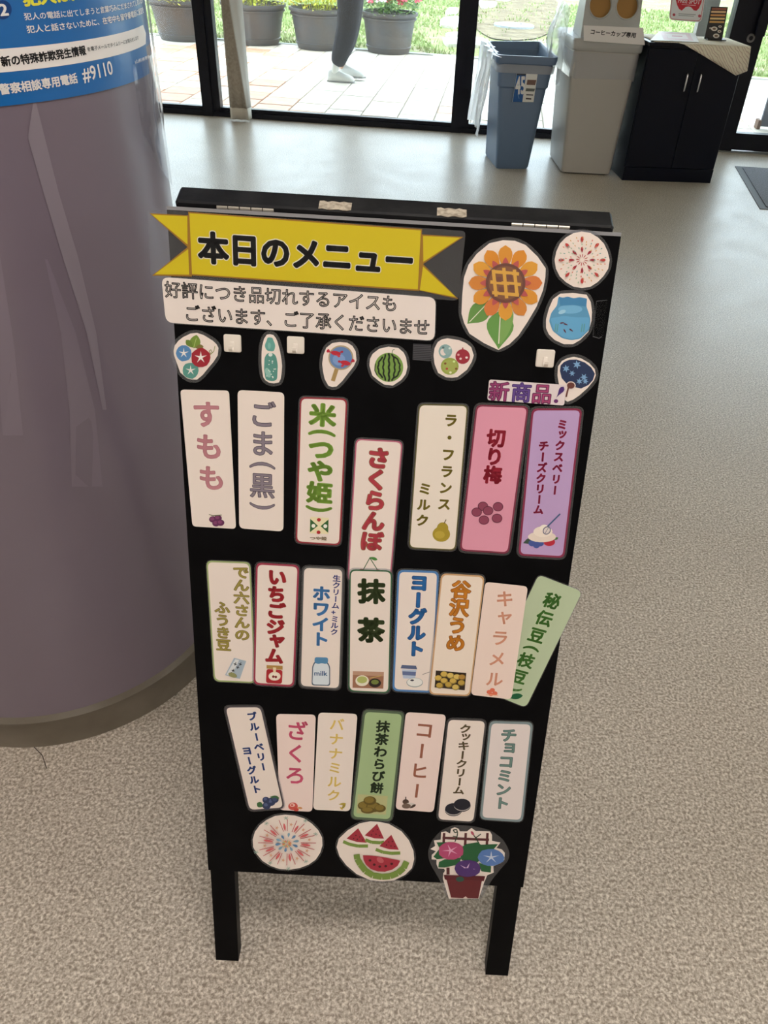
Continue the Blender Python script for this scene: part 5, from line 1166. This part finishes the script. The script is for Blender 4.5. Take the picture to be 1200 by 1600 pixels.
for x, y, r_, c in ((138, 209, 12.4, (82, 130, 178)), (192, 343, 12.6, (84, 142, 132)), (271, 242, 15.2, (150, 34, 48))): p = za_(x, y); a.poly(blob(p[0], p[1], r_, r_, 14, x, .05), c); a.star(p[0], p[1]-.4, r_*.66, r_*.17, 5, (224, 220, 216), rot=-90)
a.build('picture', t)
# bottom row
ZC_ = lambda L: [(380+x/4.2857, 1260+y/4.2857) for x, y in L]
t, a = sticker('picture_sticker', 'sticker', 'round pastel firework sticker at the bottom left of the board', blob(449.5, 1315.5, 55, 42.5, 22, 4, .015, 5), 0, 3)
def P2(r_, an): return (449+math.cos(an)*r_*1.25, 1314.5+math.sin(an)*r_*.98)
for k in range(10):
    an = math.radians(-98+36*k)
    for d in (-.15, .15): a.line([P2(17, an+d*.9), P2(36, an+d)], 1.0, (176, 72, 82))
    p, q = P2(17, an), P2(30, an); a.petal(*p, *q, 3.6, (200, 96, 100), .55)
    p, q = P2(7, an+.3), P2(15, an+.3); a.petal(*p, *q, 4, (90, 130, 170) if k % 2 else (124, 160, 182), .65)
    p = P2(28, an+.31); a.star(p[0], p[1], 3.4, 1.2, 5, (206, 160, 130)); 
    p = P2(41 if k % 2 else 38, an+.1)
    for s_ in range(3): e_ = math.pi/3*s_+.3; a.line([(p[0]-3.6*math.cos(e_), p[1]-3*math.sin(e_)), (p[0]+3.6*math.cos(e_), p[1]+3*math.sin(e_))], .7, (130, 160, 146)) if k % 10 not in (3, 8) else None
for k in range(14): an = 2*math.pi*k/14; p, q = P2(1.5, an), P2(6.5, an); a.petal(*p, *q, 2, [(214, 170, 90), (200, 110, 90), (150, 170, 140)][k % 3], .6)
a.build('picture', t)
def zd(x, y): return (380+x/4.2857, 1260+y/4.2857)
ZD = lambda L: [zd(*p) for p in L]
t, a = sticker('picture_sticker', 'sticker', 'round sticker of red watermelon slices at the bottom centre of the board', ZD([(850, 98), (905, 101), (975, 115), (1060, 165), (1110, 225), (1140, 295), (1145, 350), (1130, 410), (1085, 455), (1010, 492), (930, 498), (850, 490), (760, 450), (690, 390), (645, 330), (626, 270), (640, 215), (700, 158), (780, 112)]), 0, 3)
def wedge(pts, rind):
    a.line([zd(*p) for p in rind], 5, (116, 142, 66)); a.poly(ZD(pts), (158, 46, 62))
wedge([(770, 142), (828, 240), (760, 234), (692, 212)], [(670, 232), (712, 250), (770, 262), (836, 262)]); wedge([(897, 112), (943, 212), (880, 210), (814, 190)], [(818, 220), (860, 236), (920, 240), (944, 236)]); wedge([(992, 186), (1042, 286), (975, 282), (912, 262)], [(888, 284), (935, 302), (990, 310), (1052, 308)])
for x, y in ((755, 190), (780, 200), (740, 210), (765, 215), (800, 220), (870, 160), (900, 150), (890, 180), (860, 185), (915, 190), (975, 232), (1000, 228), (960, 252), (990, 258), (1015, 262)): a.ell(*zd(x, y), 1.1, .9, (60, 16, 26), n=8)
arc = [zd(875+172*math.cos(math.radians(d))+2, 345+110*math.sin(math.radians(d+6))-8) for d in range(0, 181, 15)]
a.line([zd(1095, 362), zd(1075, 405), zd(1035, 440), zd(985, 460), zd(930, 464), zd(870, 455), zd(820, 425), zd(785, 380), zd(765, 345), zd(760, 314)], 9.6, (116, 142, 66))
a.poly(ZD([(802, 320), (860, 322), (935, 332), (1000, 345), (1052, 356), (1035, 390), (1000, 415), (950, 430), (900, 428), (855, 412), (822, 382), (806, 350)]), (160, 46, 62)); a.ell(*zd(918, 352), 6, 4, (190, 96, 104), rot=30)
for x, y in ((850, 354), (878, 382), (915, 395), (955, 392), (995, 376)): a.ell(*zd(x, y), 2.2, 1.9, (70, 20, 28), n=10)
a.build('picture', t)
def ze(x, y): return (660+x/7.5, 1280+y/7.5)
ZE = lambda L: [ze(*p) for p in L]
cut = ZE([(220, 150), (275, 140), (325, 165), (335, 110), (380, 92), (425, 110), (440, 140), (520, 140), (575, 100), (625, 135), (790, 140), (815, 180), (815, 250), (912, 270), (865, 335), (930, 350), (965, 390), (960, 470), (915, 510), (830, 545), (835, 620), (760, 650), (725, 730), (660, 925), (310, 925), (240, 690), (245, 630), (265, 600), (255, 575), (185, 570), (165, 520), (165, 470), (108, 465), (110, 415), (160, 370), (95, 345), (150, 310), (135, 245), (215, 235)])
fo_ = rnd(ZE([(380, 60), (600, 80), (800, 125), (950, 235), (1025, 380), (1010, 480), (900, 600), (820, 700), (760, 800), (690, 940), (290, 940), (210, 720), (90, 520), (58, 390), (105, 250), (220, 125)]), 8)
t, a = sticker('picture_sticker', 'sticker', 'cut-out sticker of potted morning glories hanging over the lower edge of the board', cut, 0, 3, filmout=fo_)
br = (84, 40, 44); gn = (34, 88, 52)
for x in (255, 508, 762): a.line([ze(x, 155), ze(x-8, 300)], 4, br)
a.line([ze(235, 212), ze(780, 235)], 4, br); a.line([ze(300, 560), ze(300, 640)], 5, br)
a.line([ze(415, 140), ze(380, 150), ze(360, 120), ze(400, 112), ze(412, 150), ze(405, 200), ze(380, 255)], 1.6, (40, 60, 44)); a.petal(*ze(610, 190), *ze(568, 132), 4, (170, 80, 100)); a.line([ze(600, 180), ze(625, 210), ze(685, 165)], 1.6, (40, 60, 44)); a.line([ze(625, 210), ze(665, 280)], 1.6, (40, 60, 44)); a.line([ze(355, 190), ze(405, 198)], 1.4, (40, 60, 44))
for P in ([(165, 262), (330, 260), (420, 420), (200, 330)], [(130, 430), (190, 350), (330, 440), (170, 460)], [(470, 310), (520, 280), (650, 262), (700, 300), (730, 420), (640, 500), (460, 470), (430, 380)], [(650, 290), (885, 282), (820, 360), (700, 400)], [(660, 500), (805, 540), (800, 615), (690, 600)], [(185, 555), (195, 490), (260, 460), (460, 440), (420, 520), (260, 556)]): a.poly(ZE(P), gn)
for x, y, rx, ry, c in ((335, 358, 150, 104, (172, 70, 110)), (800, 438, 158, 100, (84, 118, 176)), (525, 568, 152, 106, (74, 46, 106))):
    p = ze(x, y); a.poly(blob(p[0], p[1], rx/7.5, ry/7.5, 14, x, .05), c)
for x, y, c, r in ((330, 355, (216, 160, 190), -110), (805, 435, (190, 200, 218), -90), (520, 570, (200, 170, 206), -70)): p = ze(x, y); a.star(p[0], p[1], 13.5, 2.4, 5, c, rot=r, sy=.75)
a.poly(ZE([(250, 640), (735, 655), (720, 712), (695, 712), (655, 915), (530, 912), (505, 890), (475, 912), (335, 905), (285, 700), (262, 690)]), (96, 34, 40)); a.poly(ZE([(250, 640), (735, 655), (722, 705), (262, 692)]), (84, 26, 34)); a.ell(*ze(440, 690), 6.5, 4, (40, 76, 66))
a.ell(*ze(525, 610), 15, 7, (74, 46, 106)); a.build('picture', t)

# ---- hooks, tape strips
def hook(label, quad):
    P = [BP.to(p) for p in quad]; c = sum(P, Vector((0, 0)))/4; w_ = (P[1]-P[0]).length; hh = (P[3]-P[0]).length
    t = thing('adhesive_hook', label, 'hook', BP.w(c), group='white square adhesive hooks', rot=ROT)
    hm_ = mat('white_hook_plastic', (232, 224, 214), rough=.35); F_ = Matrix.Translation(BP.w(c)) @ ROT.to_4x4()
    mb = MB(); pts = rnd([(-w_/2, -hh/2), (w_/2, -hh/2), (w_/2, hh/2), (-w_/2, hh/2)], w_*.12, 4)
    mb.loft(hm_, [[F_ @ Vector((x*k, y*k, z)) for x, y in pts] for z, k in ((.0002, 1), (.0018, 1), (.0026, .93))], True); smooth_by_angle(mb.build('plate', t), 40)
    mb = MB(); pr = [(0, hh*.12, .0022), (0, -hh*.16, .003), (0, -hh*.30, .006), (0, -hh*.33, .0095), (0, -hh*.20, .0125), (0, -hh*.04, .013)]
    rings = []
    for i, (x, y, z) in enumerate(pr):
        w2 = w_*.11; rings.append([F_ @ Vector(v) for v in ((-w2, y, z), (w2, y, z), (w2, y-.0008*(i < 4), z+.0014), (-w2, y-.0008*(i < 4), z+.0014))])
    mb.loft(hm_, rings, True); mb.build('hook_arm', t)
hook('white square adhesive hook left of the green bottle sticker', [(350.5, 522), (377.5, 523), (376.8, 550.5), (350, 549)])
hook('white square adhesive hook right of the green bottle sticker', [(449, 525), (476, 526), (475.4, 553), (448.6, 551.5)])
hook('white square adhesive hook above the purple-lettered tag', [(838.5, 545), (867, 547), (864.5, 574), (836.5, 572.5)])
t = thing('fastener_strip', 'dark grey ribbed fastener strip stuck left of the three-balloon sticker', 'strip', BP.w(BP.to((659, 550))), rot=ROT)
prism(BP, [(645.5, 537), (674, 538.5), (672, 564.5), (644.5, 562)], 0, .0008, mat('hook_tape', (46, 46, 52), rough=.7), 'backing', t)
a = Art(BP, .0009)
for k in range(9): y = 539.5+k*2.7; a.line([(645.8, y), (673.5, y+1.5)], .9, (84, 84, 90))
a.build('ribs', t)
t = thing('clear_tape', 'clear tape remnant near the right edge beside the fishbowl sticker', 'tape', BP.w(BP.to((937, 500))), rot=ROT)
q_ = [(931, 470), (949, 468.5), (943, 528), (925.5, 526)]
prism(BP, q_, 0, .0002, clear('clear_tape_m', (252, 252, 252), .004, rough=.2, fres=.004), 'film', t)
a = Art(BP, .0003); a.line([(932, 470.5), (948.5, 469)], .9, (70, 70, 74)); a.line([(932, 470.5), (926.5, 524)], .9, (50, 50, 54)); a.line([(926, 525.5), (936, 528.5), (940, 526)], 1.2, (84, 84, 88)); a.build('edge_dust', t)

bpy.data.objects.remove(fobj)
# meshes with no material fall-back check
for o in bpy.data.objects:
    if o.type == 'MESH' and not o.data.materials: o.data.materials.append(blk)
